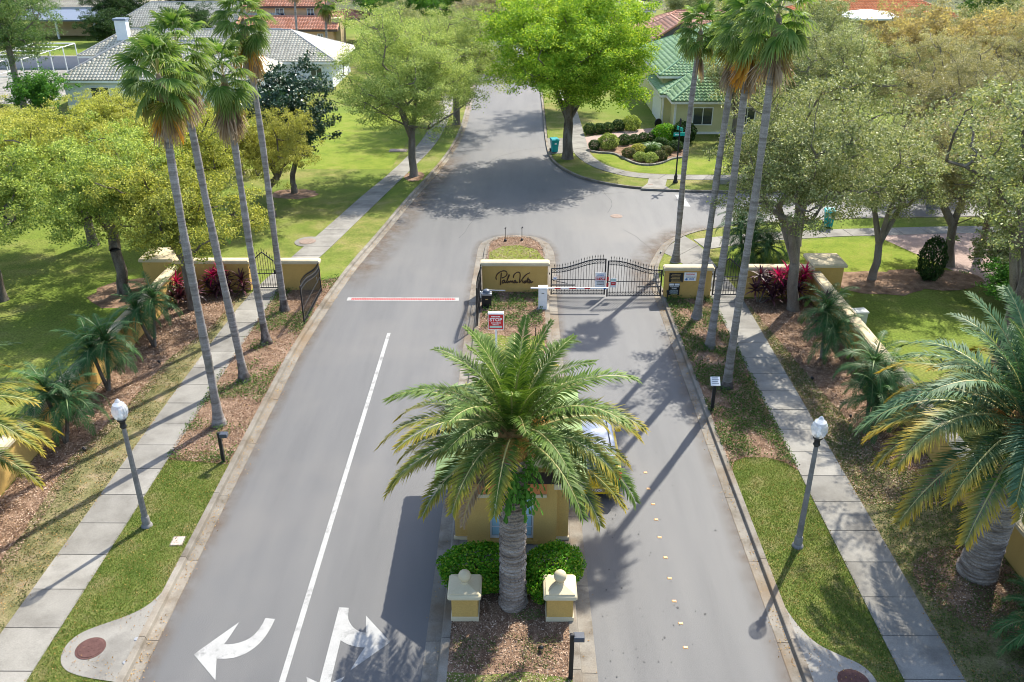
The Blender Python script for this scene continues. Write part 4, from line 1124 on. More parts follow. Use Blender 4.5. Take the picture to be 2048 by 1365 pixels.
# low wall and hedge border at the far corner bed
bb = smooth_line([(5.75, 65.0), (6.3, 64.6), (7.4, 64.5), (7.95, 63.0), (8.7, 61.3), (9.65, 61.0), (10.6, 61.6), (11.5, 62.9), (12.4, 63.3)], 2)
P = resample(bb, step=.28)
tb = empty('bed_edging', (P[0][0], P[0][1], 0), 0, 'pale curved stone edging of the planting bed at the far corner', 'edging')
for i in range(len(P) - 1):
    a, b = Vector((*P[i], 0)), Vector((*P[i + 1], 0)); d = (b - a); nn = Vector((-d.y, d.x, 0)).normalized() * .09
    a2, b2 = a + d * .04, b - d * .04
    MB().prism([tuple((a2 + nn)[:2]), tuple((b2 + nn)[:2]), tuple((b2 - nn)[:2]), tuple((a2 - nn)[:2])], ZL, ZL + .12).build('edging_stone', M['concrete'], tb, loc=(-P[0][0], -P[0][1], 0))
tag(poly_sheet('mulch_bed', list(bb) + [(13.2, 66.0), (12.2, 68.6), (6.4, 66.3)], ZL + .012, M['mulch']), kind='structure')
tag(poly_sheet('mulch_bed', [(5.8, 70.2), (9.4, 72.6), (9.4, 73.6), (5.8, 71.6)], ZL + .012, M['mulch']), kind='structure')
tag(poly_sheet('corner_lawn', [(5.7, 64.2), (6.2, 62.6), (7.0, 60.9), (8.1, 59.7), (9.3, 59.1), (11.5, 58.8), (16, 58.8), (16, 62.5), (12.3, 63.1), (11.5, 62.8), (10.6, 61.5), (9.65, 60.9), (8.7, 61.2), (7.9, 62.9), (7.3, 64.3)], ZL + .006, M['lawn_bright']), kind='structure')
tag(poly_sheet('corner_lawn', [(-8.9, 60), (-40, 60), (-40, 79), (-8.3, 79)], ZL + .006, M['lawn_bright']), kind='structure')
tag(poly_sheet('corner_lawn', [(16, 38.5), (19.5, 38.5), (22.5, 40.5), (22, 45.8), (18, 45.7), (13.4, 44.9), (11, 43.5), (10.6, 40), (14, 40)], ZL + .003, M['lawn_bright']), kind='structure')

# ------------------------------------------------------------------ soil washed along the road edges
def dirt_mat():
    m, n, l, p = new_mat('washed_soil')
    g = n.new('ShaderNodeNewGeometry')
    t = noise(n, l, g.outputs['Position'], 1.1, 6, .7)
    at = n.new('ShaderNodeAttribute'); at.attribute_name = 'tip'
    a = n.new('ShaderNodeMath'); a.operation = 'MULTIPLY_ADD'; a.inputs[1].default_value = 1.9; a.inputs[2].default_value = -.62
    l.new(t.outputs['Fac'], a.inputs[0])
    b = n.new('ShaderNodeMath'); b.operation = 'MULTIPLY'; b.use_clamp = True
    l.new(a.outputs[0], b.inputs[0]); l.new(at.outputs['Fac'], b.inputs[1])
    l.new(b.outputs[0], p.inputs['Alpha'])
    r = ramp(n, [(.10, .065, .04), (.20, .14, .09)])
    t2 = noise(n, l, g.outputs['Position'], 14, 3, .6); l.new(t2.outputs['Fac'], r.inputs[0]); l.new(r.outputs[0], p.inputs['Base Color'])
    p.inputs['Roughness'].default_value = .95
    return m
M['dirt'] = dirt_mat()
def dirt_strip(line, d0, d1, y0, y1, x_max, amt):
    P = resample(line, step=.4); P = P[(P[:, 1] > y0) & (P[:, 1] < y1) & (P[:, 0] < x_max)]
    T = np.gradient(P, axis=0); T /= np.linalg.norm(T, axis=1)[:, None]; N = np.stack([-T[:, 1], T[:, 0]], 1)
    fade = np.clip(np.minimum(np.arange(len(P)), np.arange(len(P))[::-1]) / 8, 0, 1)
    V = []; F = []; A = []
    for k, q in enumerate((0, .35, 1)):
        V.append(np.c_[P + N * (d0 + (d1 - d0) * q), np.full(len(P), .011)]); A.append(fade * amt * (1, .7, 0)[k])
    V = np.concatenate(V); A = np.concatenate(A); n = len(P)
    for k in range(2):
        for i in range(n - 1): F.append((k * n + i, k * n + i + 1, (k + 1) * n + i + 1, (k + 1) * n + i))
    tag(inst('washed_soil', np_mesh('washed_soil', V, F, M['dirt'], A)), kind='structure')
dirt_strip(kl, -.30, -.75, 5, 38, 99, .9); dirt_strip(kl, -.30, -1.9, 38, 66, 99, 1.25); dirt_strip(kr, .30, .8, 5, 36, 99, .7)
dirt_strip(kr, .30, 1.6, 36, 48, 20, 1.3); dirt_strip(kf, .30, 1.1, 54, 66, 20, 1.1); dirt_strip(isl, .38, .75, 28, 47, 99, .8)

# ------------------------------------------------------------------ houses
def tiles_on(O, u, v, poly, tw, tl, hump=.05, lift=.075):
    """barrel tiles over a roof plane; returns vertices and quads"""
    u = np.array(u, float); u /= np.linalg.norm(u); v = np.array(v, float); v /= np.linalg.norm(v); n = np.cross(u, v)
    U = [p[0] for p in poly]; Vv = [p[1] for p in poly]
    I, J = np.meshgrid(np.arange(int((max(U) - min(U)) / tw) + 1), np.arange(int(max(Vv) / tl) + 1))
    uu = (min(U) + I * tw).ravel(); vv = (J * tl).ravel()
    k = inside(poly, uu + tw / 2, vv + tl * .45)
    uu, vv = uu[k], vv[k]
    prof = [(0.02, .0), (.30, hump), (.66, hump), (.98, .0)]
    base = []
    for (q, e) in ((-.04, lift), (1.06, .008)):
        for (a, h) in prof: base.append((a * tw, q * tl, h + e))
    base.append((.02 * tw, -.04 * tl, 0)); base.append((.98 * tw, -.04 * tl, 0))
    base = np.array(base)
    V = uu[:, None, None] * u + vv[:, None, None] * v + base[None, :, 0, None] * u + base[None, :, 1, None] * v + base[None, :, 2, None] * n + np.array(O)
    f = np.array([(0, 1, 5, 4), (1, 2, 6, 5), (2, 3, 7, 6), (8, 9, 2, 1), (8, 1, 0, 8), (9, 3, 2, 9)])[:4]
    F = (np.arange(len(uu)) * 10)[:, None, None] + f[None]
    return V.reshape(-1, 3), F.reshape(-1, 4)

def hip_block(root, x0, x1, y0, y1, ze, pitch, tmat, rmat, tw=.33, tl=.38, gable=(), faces='flrb', over=.45):
    """hip (or gable) roof block as deck + tiles + ridge caps. gable: sides with a vertical end, 'l' 'r' 'f' 'b'"""
    x0 -= over; x1 += over; y0 -= over; y1 += over
    w, d = x1 - x0, y1 - y0
    if w >= d:
        h = d / 2; a = (x0 + (0 if 'l' in gable else h), y0 + h); b = (x1 - (0 if 'r' in gable else h), y0 + h)
    else:
        h = w / 2; a = (x0 + h, y0 + (0 if 'f' in gable else h)); b = (x0 + h, y1 - (0 if 'b' in gable else h))
    zr = ze + h * pitch
    A = (*a, zr); B = (*b, zr)
    c = [(x0, y0, ze), (x1, y0, ze), (x1, y1, ze), (x0, y1, ze)]
    if w >= d: planes = {'f': [c[0], c[1], B, A], 'r': [c[1], c[2], B], 'b': [c[2], c[3], A, B], 'l': [c[3], c[0], A]}
    else: planes = {'f': [c[0], c[1], A], 'r': [c[1], c[2], B, A], 'b': [c[2], c[3], B], 'l': [c[3], c[0], A, B]}
    m_ = MB()
    for k, P in planes.items(): m_.add(P, [tuple(range(len(P)))])
    m_.add([(p[0], p[1], ze - .02) for p in c], [(3, 2, 1, 0)])
    dk = m_.build('roof', M['deck'], root)
    Vs = []; Fs = []; nb = 0
    for k, P in planes.items():
        if k not in faces or k in gable: continue
        O = np.array(P[0]); u = np.array(P[1]) - O; u /= np.linalg.norm(u)
        nn = np.cross(u, np.array(P[2]) - O); nn /= np.linalg.norm(nn); v = np.cross(nn, u)
        pl = [(float(np.dot(np.array(q) - O, u)), float(np.dot(np.array(q) - O, v))) for q in P]
        V, F = tiles_on(O + nn * .01, u, v, pl, tw, tl)
        Vs.append(V); Fs.append(F + nb); nb += len(V)
    me = np_mesh('roof_tiles', np.concatenate(Vs), np.concatenate(Fs), M[tmat])
    o = inst('roof_tiles', me, dk); o['kind'] = 'stuff'
    if a != b: MB().tube([(A[0], A[1], zr + .04), (B[0], B[1], zr + .04)], .13, 6).build('ridge_cap', M[rmat], dk)
    for p, q, k1, k2 in ((c[0], A, 'f', 'l'), (c[3], A if w >= d else B, 'l', 'b'), (c[1], B if w >= d else A, 'f', 'r'), (c[2], B, 'r', 'b')):
        if k1 in gable or k2 in gable: pass
        MB().tube([(p[0], p[1], p[2] + .03), (q[0], q[1], q[2] + .04)], .12, 6).build('ridge_cap', M[rmat], dk)
    m_ = MB()
    for (xa, xb, ya, yb) in ((x0, x1, y0 - .02, y0 + .04), (x0, x1, y1 - .04, y1 + .02), (x0 - .02, x0 + .04, y0 + .04, y1 - .04), (x1 - .04, x1 + .02, y0 + .04, y1 - .04)):
        m_.box(xa, xb, ya, yb, ze - .22, ze - .03)
    m_.build('fascia', M['trim_white'] if tmat != 'tile_terra' else M['gutter_dark'], dk)
    return dk
def walls(root, x0, x1, y0, y1, h, mat, z0=0.0):
    return MB().box(x0, x1, y0, y1, z0, h).build('wall', M[mat], root)
def window(root, x, y, z, w, h, face='f'):
    m_ = MB()
    for (a, b, c_, d_) in ((-w / 2 - .08, -w / 2, -.08, h + .08), (w / 2, w / 2 + .08, -.08, h + .08), (-w / 2, w / 2, -.08, 0), (-w / 2, w / 2, h, h + .08), (-.03, .03, 0, h)):
        m_.box(a, b, -.06, .02, c_, d_)
    f_ = m_.build('window', M['trim_white'], root, loc=(x, y, z), rot=(0, 0, 0 if face == 'f' else -pi / 2))
    MB().box(-w / 2, w / 2, -.02, .01, 0, h).build('pane', M['glass_dark'], f_)
    return f_

# white house on the left
h = empty('house', (-32, 85, 0), 0, 'white house with pale grey tiled hip roofs beyond the left trees', 'house')
def hh(f, *a, **k):
    return f(h, *a, **k)
ox, oy = 32, -85
hh(walls, -41.2 + ox, -24 + ox, 80.3 + oy, 90 + oy, 2.8, 'house_white')
hh(hip_block, -41.3 + ox, -24 + ox, 80.3 + oy, 89.3 + oy, 2.8, .55, 'tile_grey', 'ridge_grey', faces='flr')
hh(walls, -45.5 + ox, -20 + ox, 95.2 + oy, 103 + oy, 2.8, 'house_white')
hh(hip_block, -45.9 + ox, -22 + ox, 95 + oy, 102 + oy, 2.8, .55, 'tile_grey', 'ridge_grey', faces='flr')
hh(walls, -32 + ox, -18.9 + ox, 91.2 + oy, 101.5 + oy, 2.8, 'house_white')
hh(hip_block, -34 + ox, -18.7 + ox, 91 + oy, 101.4 + oy, 2.8, .42, 'tile_grey', 'ridge_grey', faces='flr')
hh(window, -20.5 + ox, 91.17 + oy, .9, 1.1, 1.2); hh(window, -38 + ox, 80.27 + oy, 1.0, 1.6, 1.1); hh(window, -33 + ox, 80.27 + oy, 1.0, 1.6, 1.1)
MB().bbox(-.6, .6, -.45, .45, 3.2, 6.1, .03).build('chimney', M['house_white'], h, loc=(-42.2 + ox, 97.2 + oy, 0))
MB().bbox(-.7, .7, -.55, .55, 6.1, 6.3, .03).build('chimney_cap', M['bluegrey'], h, loc=(-42.2 + ox, 97.2 + oy, 0))
MB().lathe([(.08, 0), (.08, .35), (.14, .36), (.14, .46), (.02, .5)], 8).build('roof_vent', M['grey'], h, loc=(-37.5 + ox, 82.3 + oy, 3.75))
h = empty('house', (-46, 124, 0), 0, 'farther house with a pale grey ridge above the white chimney', 'house')
walls(h, -7, 16, -4, 4, 2.8, 'house_white'); hip_block(h, -7.3, 16, -4, 4, 2.8, .6, 'tile_grey', 'ridge_grey', faces='flr')
# pool enclosure
t = empty('pool_enclosure', (-48.6, 90, 0), 0, 'white framed pool screen enclosure left of the white house', 'screen enclosure')
for i, y in enumerate(np.linspace(-6, 5, 5)):
    MB().tube([(-5.5, y, 0), (-5.5, y, 2.4), (-4.4, y, 3.4), (-2.4, y, 4.0), (2.0, y, 4.0)], .07, 5).build('arched_rib', M['trim_white'], t)
    MB().tube([(2.0, y, 0), (2.0, y, 4.0)], .06, 5).build('post', M['trim_white'], t)
for x, z in ((-5.5, 1.2), (-5.5, 2.4), (-4.4, 3.4), (-2.4, 4.0), (2.0, 4.0)):
    MB().tube([(x, -6, z), (x, 5, z)], .05, 5).build('purlin', M['trim_white'], t)
for x in np.linspace(-5.5, 2.0, 6):
    MB().tube([(x, -6, 0), (x, -6, 2.4 if x < -4.5 else 3.6)], .05, 5).build('post', M['trim_white'], t)
MB().tube([(-5.5, -6, 2.4), (2.0, -6, 2.4)], .05, 5).build('purlin', M['trim_white'], t)
tag(poly_sheet('pool_deck', [(-64, 83), (-44.5, 83), (-44.5, 103), (-64, 103)], .108, M['concrete']), kind='structure')
# low wall and white picket fence behind
tag(MB().box(-9, 11, -.15, .15, 0, 1.5).build('garden_wall', plain('lilac_wall', (.42, .40, .42), .9), None, loc=(-56, 103.5, 0)), 'long low grey garden wall behind the pool enclosure', 'wall')
t = empty('picket_fence', (-49.5, 104, 0), 0, 'white picket fence rising behind the pale roofs', 'fence')
for i in range(6):
    MB().bbox(-.08, .08, -.08, .08, 0, 2.0, .02).build('post', M['trim_white'], t, loc=(i * 1.7, i * 2.2, 0))
    if i < 5:
        for k in range(9):
            q = (k + .5) / 9
            MB().box(-.04, .04, -.015, .015, .2, 1.7).build('picket', M['trim_white'], t, loc=((i + q) * 1.7, (i + q) * 2.2, 0))
        for z in (.4, 1.5):
            MB().tube([(i * 1.7, i * 2.2, z), ((i + 1) * 1.7, (i + 1) * 2.2, z)], .05, 4).build('rail', M['trim_white'], t)
# blue grey roofed house at the top left
h = empty('house', (-62, 133, 0), 0, 'house with a blue grey flat lean-to roof at the upper left', 'house')
walls(h, -9, 7, 0, 9, 3.2, 'house_tan')
MB().add([(-9.5, -4, 2.7), (7.5, -4, 2.7), (7.5, 2, 3.9), (-9.5, 2, 3.9), (-9.5, -4, 2.5), (7.5, -4, 2.5), (7.5, 2, 3.7), (-9.5, 2, 3.7)],
         [(0, 1, 2, 3), (7, 6, 5, 4), (0, 4, 5, 1), (1, 5, 6, 2), (2, 6, 7, 3), (3, 7, 4, 0)]).build('roof', M['bluegrey'], h)
for x in (-9, -3.5, 2, 7): MB().box(x - .12, x + .12, -3.8, -3.56, 0, 2.6).build('post', M['trim_white'], h)
hip_block(h, -9, 7, 1.5, 10, 3.9, .4, 'tile_grey', 'ridge_grey', faces='flr')
# peach house with terracotta roofs
h = empty('house', (-28, 120, 0), 0, 'peach house with stacked terracotta roofs behind the left fan palms', 'house')
walls(h, -8, 4.3, -2.6, 6, 2.8, 'house_peach')
hip_block(h, -8, 4.4, -2.6, 4.2, 2.8, .32, 'tile_terra', 'ridge_red', tw=.36, tl=.42, gable=('l', 'r'), faces='f')
walls(h, -8, 2.0, 2.0, 10, 5.2, 'house_peach')
hip_block(h, -8, 2.1, 2.0, 10, 5.2, .35, 'tile_terra', 'ridge_red', tw=.36, tl=.42, gable=('l', 'r'), faces='f')
window(h, .6, 1.95, 3.9, .8, 1.0); window(h, -3.5, 1.95, 3.9, 1.0, 1.0); window(h, 2.6, -2.65, .8, .6, 1.4)
walls(h, 3.2, 5.0, -1.2, 2, 4.0, 'house_tan')
hip_block(h, 2.4, 7.0, 3.0, 8, 3.6, .3, 'tile_terra', 'ridge_red', tw=.36, tl=.42, faces='fr')
# green roofed house on the right
h = empty('house', (18, 78, 0), 0, 'pale yellow house with a bright green tiled roof behind the bright tree', 'house')
walls(h, -5.6, 9, -4.4, 12, 2.75, 'house_yellow'); walls(h, -5.3, 9, -1.6, 12, 3.85, 'house_yellow')
walls(h, -5.0, 2.2, -7.0, -4.4, 2.75, 'house_yellow')
hip_block(h, -5.0, 2.2, -7.0, 0.0, 2.8, .55, 'tile_green', 'ridge_green', faces='flr')
hip_block(h, -5.5, 10, -4.2, 3.5, 2.8, .42, 'tile_green', 'ridge_green', faces='flr')
hip_block(h, -5.3, 11, -1.6, 14, 3.9, .5, 'tile_green', 'ridge_green', faces='flr')
window(h, -3.3 + .5, -7.05, .9, 1.5, 1.3); window(h, .8, -7.05, .9, 1.2, 1.3)
for x in (-5.05, 2.2): MB().box(x - .08, x + .08, -7.06, -6.94, 0, 2.7).build('corner_board', M['trim_white'], h)
MB().box(-5.72, -5.60, -4.5, -4.3, 0, 2.7).build('corner_board', M['trim_white'], h)
MB().box(-5.10, 2.3, -7.10, -7.02, 0, .28).build('base_band', M['trim_white'], h)
gd = MB().box(-5.66, -5.60, -3.4, 1.2, 0, 2.2).build('garage_door', M['trim_white'], h)
m_ = MB().lathe([(.22, -.06), (.34, -.06), (.36, 0), (.34, .06), (.22, .06)], 18)
tag(m_.build('hose_reel', M['black'], None, loc=(12.0, 73.3, .5), rot=(pi / 2, 0, .5)), 'dark round hose reel against the yellow house wall', 'hose reel')
# salmon and mauve roofs behind it
h = empty('house', (22, 112, 0), 0, 'house with a salmon tiled roof and front gable behind the green roof', 'house')
walls(h, -6.5, 10, 0, 10, 2.8, 'house_peach'); hip_block(h, -6.6, 10, 0, 10, 2.8, .42, 'tile_salmon', 'ridge_red', tw=.38, tl=.45, faces='flr')
walls(h, -5.6, -.2, -6, 1, 3.0, 'house_peach'); hip_block(h, -5.6, -.2, -6, 4, 3.0, .62, 'tile_salmon', 'ridge_red', tw=.38, tl=.45, gable=('f',), faces='lr')
MB().add([(-5.6, -6.02, 3.0), (-.2, -6.02, 3.0), (-2.9, -6.02, 4.7)], [(0, 1, 2)]).build('gable_wall', M['house_peach'], h)
window(h, -3, -6.05, 1.0, 1.2, 1.3)
h = empty('house', (14, 140, 0), 0, 'house with a mauve grey hip roof at the top right of the bright tree', 'house')
walls(h, -6, 6.5, 0, 10, 2.9, 'house_tan'); hip_block(h, -6, 6.8, 0, 11, 2.9, .42, 'tile_mauve', 'ridge_grey', tw=.4, tl=.45, faces='flr')
h = empty('house', (-1, 158, 0), 0, 'distant small orange roofed house at the end of the street', 'house')
walls(h, -5, 4, 0, 8, 2.8, 'house_peach'); hip_block(h, -5, 4, 0, 8, 2.8, .4, 'tile_orange', 'ridge_red', tw=.4, tl=.45, faces='flr')
h = empty('house', (52, 131, 0), 0, 'house with a wide orange tiled roof above the right trees', 'house')
walls(h, -9, 10, -2, 12, 2.9, 'house_tan'); hip_block(h, -9.5, 11, -2, 13, 2.9, .40, 'tile_orange', 'ridge_red', tw=.42, tl=.45, faces='flr')
vs = []; fs = []
for i, a in enumerate(np.linspace(pi, 2 * pi, 15)):
    for r, z in ((4.6, 3.1), (4.6, 3.3), (3.2, 3.9), (.3, 4.2)): vs.append((r * cos(a), r * sin(a) * .8, z))
for i in range(14):
    for k in range(3): fs.append((i * 4 + k, i * 4 + 4 + k, i * 4 + 5 + k, i * 4 + 1 + k))
MB().add(vs, fs).build('bay_roof', plain('pale_flat_roof', (.62, .66, .70), .7), h, loc=(-3.0, -2.2, 0))

# ================================================================== VEGETATION
rng = np.random.default_rng(7)
def unit(v): return v / (np.linalg.norm(v, axis=-1, keepdims=True) + 1e-9)

def leaf_quads(C, L, W, g, up=.4, fold=.15, outdir=None):
    """diamond leaves at centres C"""
    n = len(C)
    N = unit(g.normal(size=(n, 3)) + np.array([0, 0, up]) + (0 if outdir is None else outdir))
    T = unit(np.cross(N, g.normal(size=(n, 3))))
    S = np.cross(N, T)
    l = (L * g.uniform(.7, 1.3, n))[:, None]; w = (W * g.uniform(.7, 1.3, n))[:, None]
    f = N * (fold * w)
    V = np.stack([C - T * l * .5, C + S * w * .5 + f, C + T * l * .5, C - S * w * .5 + f], 1)
    F = np.arange(n * 4).reshape(n, 4)
    return V.reshape(-1, 3), F

def tree_proto(name, H, Rr, zb, ncl, sub, nl, ls, tr, fork, seed, lobe=.42, stems=1, gap=.0, low=.75, sig=.5, aspect=.55, droop=0.0, twig=False):
    g = np.random.default_rng(seed)
    zc = (H + zb) / 2; hz = (H - zb) / 2
    D = unit(g.normal(size=(7, 3)) * np.array([1, 1, .8]))
    d = unit(g.normal(size=(ncl * 2, 3)))
    m = np.clip((d @ D.T).max(1), 0, 1)
    env = (1 - lobe) + lobe * m ** 3 * 1.15
    r = g.uniform(0, 1, ncl * 2) ** (1 / 2.6) * env
    P = d * r[:, None]
    P[:, 2] = np.where(P[:, 2] < 0, P[:, 2] * low, P[:, 2])
    P = P[P[:, 2] > -.85][:ncl]
    P = P * np.array([Rr, Rr, hz]) + np.array([0, 0, zc])
    P[:, 2] -= droop * (np.hypot(P[:, 0], P[:, 1]) / Rr) ** 2
    # branches: every clump joins the nearest node that lies nearer to the fork
    base = np.array([0, 0, fork])
    nodes = [np.array([0, 0, -.1]), np.array([g.uniform(-.1, .1), g.uniform(-.1, .1), fork * .5]), base]
    par = [-1, 0, 1]
    for s in range(stems - 1):
        a = 2 * pi * s / stems + g.uniform(0, 1)
        nodes.append(base + np.array([cos(a) * .18 * Rr, sin(a) * .18 * Rr, (zc - fork) * .55])); par.append(2)
    order = np.argsort(np.linalg.norm(P - base, axis=1))
    pd = [0., 0., 0.] + [1.0] * (stems - 1)
    for i in order:
        p = P[i]
        A = np.array(nodes[2:])
        dist = np.linalg.norm(A - p, axis=1) + .35 * np.array(pd[2:]) + 1.5 * np.maximum(0, A[:, 2] - p[2])
        q = int(dist.argmin()) + 2
        mid = (nodes[q] + p) / 2 + g.normal(size=3) * .08 * np.linalg.norm(nodes[q] - p) + np.array([0, 0, -.06 * np.linalg.norm(nodes[q] - p)])
        L = np.linalg.norm(nodes[q] - p)
        nodes.append(mid); par.append(q); pd.append(pd[q] + L / 2)
        nodes.append(p); par.append(len(nodes) - 2); pd.append(pd[q] + L)
    w = np.ones(len(nodes)) * .0
    w[5::2] = 1; w[-1] = 1
    for i in range(len(nodes) - 1, 0, -1): w[par[i]] += max(w[i], .3)
    rad = tr * (w / w[2]) ** .48
    rad = np.maximum(rad, tr * .035)
    m_ = MB()
    m_.tube([nodes[0], nodes[0] + np.array([0, 0, .18]), nodes[0] + np.array([0, 0, .6]), nodes[1], nodes[2]], [tr * 1.55, tr * 1.22, tr * 1.05, tr * .98, tr * .92], 10)
    for i in range(3, len(nodes)):
        q = par[i]
        n_ = 6 if rad[i] > tr * .3 else (4 if rad[i] > tr * .1 else 3)
        m_.tube([nodes[q], nodes[i]], [min(rad[q], rad[i] * 1.35), rad[i]], n_, cap=False)
    if twig:                                # bare twigs reaching out past the leaves
        for i in g.choice(len(P), int(len(P) * .75)):
            p = P[i]; d_ = unit(unit(p - np.array([0, 0, zc])) + g.normal(size=3) * .45 + np.array([0, 0, .35]))
            q = p + d_ * g.uniform(.5, 1.1)
            m_.tube([p, (p + q) / 2 + g.normal(size=3) * .08, q], [.020, .014, .008], 3, cap=False)
    trunk = m_.mesh('trunk', [None], smooth=R(60))
    # leaves in tufts round every clump
    S = (P[:, None, :] + g.normal(size=(len(P), sub, 3)) * sig * np.array([1, 1, .75])).reshape(-1, 3)
    if gap: S = S[g.uniform(size=len(S)) > gap]
    cen = np.array([0, 0, zc])
    C = (S[:, None, :] + g.normal(size=(len(S), nl, 3)) * sig * np.array([.36, .36, .22])).reshape(-1, 3)
    out = unit(C - cen) * .35
    V, F = leaf_quads(C, ls, ls * aspect, g, .75, outdir=out)
    crown = np_mesh('crown', V, F, None)
    crown.materials.append(None)
    return trunk, crown

PROTO = {
 'oak_a': tree_proto('oak_a', 7.6, 3.9, 1.9, 105, 6, 92, .105, .24, 2.0, 11, .58, gap=.12, sig=.46),
 'oak_b': tree_proto('oak_b', 7.2, 3.5, 2.2, 95, 6, 92, .105, .22, 2.3, 12, .60, gap=.14, sig=.46),
 'olive_a': tree_proto('olive_a', 10.5, 4.4, 2.7, 130, 6, 84, .105, .23, 2.3, 13, .54, stems=4, gap=.20, sig=.48, twig=True),
 'olive_b': tree_proto('olive_b', 9.5, 4.6, 2.4, 120, 6, 84, .105, .25, 2.6, 14, .57, stems=3, gap=.22, sig=.48, twig=True),
 'bright': tree_proto('bright', 11.6, 5.5, 2.7, 160, 8, 110, .14, .30, 2.4, 15, .42, stems=5, sig=.66),
 'light': tree_proto('light', 11.2, 5.2, 1.9, 165, 6, 92, .105, .24, 2.4, 16, .48, stems=4, gap=.10, droop=.6, sig=.58, twig=True),
 'high': tree_proto('high', 12.6, 4.0, 6.2, 110, 5, 60, .115, .20, 5.4, 23, .58, stems=3, gap=.45, sig=.55),
 'mag': tree_proto('mag', 8.6, 3.0, .9, 150, 7, 24, .22, .18, 1.2, 17, .36, sig=.45, aspect=.5),
 'far': tree_proto('far', 9.0, 4.2, 1.6, 85, 7, 58, .18, .24, 2.0, 18, .46, sig=.62),
 'pine': tree_proto('pine', 12.5, 4.6, 2.6, 150, 7, 34, .24, .26, 6.0, 19, .5, gap=.12, sig=.62, aspect=.22),
 'bushy': tree_proto('bushy', 4.6, 2.6, .5, 90, 6, 24, .17, .10, .7, 20, .44, stems=3, sig=.42),
}
def tree(proto, x, y, label, lm, s=1.0, sz=None, rz=0.0, bark='bark', name='tree', cat='tree', z=ZL, lean=(0, 0), group=None):
    tm, cm = PROTO[proto]
    t = empty(name, (x, y, z), rz, label, cat, group)
    t.scale = (s, s, sz or s)
    t.rotation_euler = (lean[0], lean[1], rz)
    inst('trunk', tm, t, mat=M['bark_pale' if proto.startswith(('olive', 'light')) else bark])
    inst('crown', cm, t, mat=lm)
    return t
# left mass
tree('oak_a', -18.8, 37.9, 'yellow green oak on mulch left of the left pier', L_OAK2, 1.08, rz=.4, name='oak_tree')
tree('oak_b', -14.85, 36.1, 'oak with its trunk in front of the left wall and cordylines', L_OAK, 1.02, rz=2.2, name='oak_tree')
tree('oak_b', -24.2, 37.0, 'oak overhanging the lawn at the left edge', L_OAK2, 1.08, rz=1.2, name='oak_tree')
tree('oak_a', -23.2, 44.5, 'golden green oak behind the lawn at the left', L_OAK, 1.08, rz=3.0, name='oak_tree')
tree('oak_b', -17.3, 46.5, 'golden oak behind the left wall between the palm trunks', L_OAK, 1.05, rz=4.2, name='oak_tree')
tree('oak_a', -14.6, 49.5, 'bright golden oak in front of the dark magnolia', L_OAKY, .74, .92, rz=5.0, name='oak_tree')
tree('oak_a', -29.5, 49.5, 'golden oak farthest left in front of the white house', L_OAKY, 1.0, .86, rz=1.9, name='oak_tree')
tree('oak_b', -24.0, 55.0, 'yellow crowned oak below the white house wall', L_OAKY, .95, .74, rz=.7, name='oak_tree')
tree('oak_a', -35.5, 57.0, 'yellow oak at the far left under the pine', L_OAKY, 1.0, .78, rz=2.7, name='oak_tree')
tree('oak_b', -19.0, 58.5, 'yellow oak between the white house and the magnolia', L_OAKY, .8, .78, rz=3.7, name='oak_tree')
tree('oak_b', -31.5, 40.0, 'oak beyond the left edge of the lawn', L_OAK2, 1.0, rz=5.7, name='oak_tree')
tree('oak_a', -30.0, 64.0, 'olive green oak in the middle of the left lawn', L_OAK, .9, .70, rz=5.2, name='oak_tree')
tree('mag', -14.4, 54.3, 'dark glossy magnolia on its own mulch ring', L_MAG, 1.0, name='magnolia_tree')
tree('light', -7.06, 58.3, 'light green street tree between the left pavement and kerb', L_LIGHT, 1.08, rz=.6, name='street_tree')
tree('light', -5.1, 74.5, 'pale street tree behind the light green street tree', L_LIGHT, 1.22, .95, rz=2.6, name='street_tree')
tree('bright', 3.82, 63.1, 'large bright green tree by the far corner', L_BRIGHT, 1.2, 1.1, rz=.3, name='street_tree')
tree('light', 5.4, 80.5, 'street tree hidden behind the large bright green tree', L_OAK2, 1.0, .92, rz=1.1, name='street_tree')
tree('pine', -45.2, 80, 'tall pine at the upper left', L_PINE, 1.05, rz=1.0, bark='bark_pale', name='pine_tree')
tree('pine', -58, 92, 'pine behind the pool enclosure', L_PINE, .9, rz=3.0, name='pine_tree')
tree('bushy', -41.5, 76.5, 'small bright green tree beside the white house', L_GREEN, 1.0, rz=.5, name='small_tree')
for i, (x, y, s) in enumerate([(-44.5, 72.5, .95), (-39.5, 71.5, .8), (-36.2, 71.0, .7)]):
    tree('bushy', x, y, ['dark clipped shrub below the pine', 'dark shrub under the small bright tree', 'dark shrub below the white house corner'][i], L_DARK, s, .55 * s, rz=i, name='shrub', cat='shrub')
# right mass
tree('olive_a', 12.75, 36.1, 'olive oak with a forked trunk in front of the right wall', L_OLIVE, 1.05, 1.08, rz=.2, name='olive_oak_tree', lean=(.10, -.17))
tree('olive_b', 15.4, 44.6, 'slim olive oak behind the right walk gate', L_OLIVE, .82, .88, rz=1.4, name='olive_oak_tree')
tree('olive_a', 17.75, 39.8, 'olive oak on the right lawn behind the pier', L_OLIVE, .80, .80, rz=2.3, name='olive_oak_tree')
tree('olive_b', 22.4, 41.6, 'leaning olive oak at the brick drive', L_TAN, .9, .86, rz=.2, lean=(0, -.16), name='olive_oak_tree')
tree('olive_a', 24.6, 43.0, 'olive oak at the right edge beside the brick drive', L_TAN, .85, .8, rz=3.5, name='olive_oak_tree')
tree('olive_b', 27.0, 37.5, 'olive oak overhanging the right edge', L_TAN, .95, .85, rz=4.4, name='olive_oak_tree')
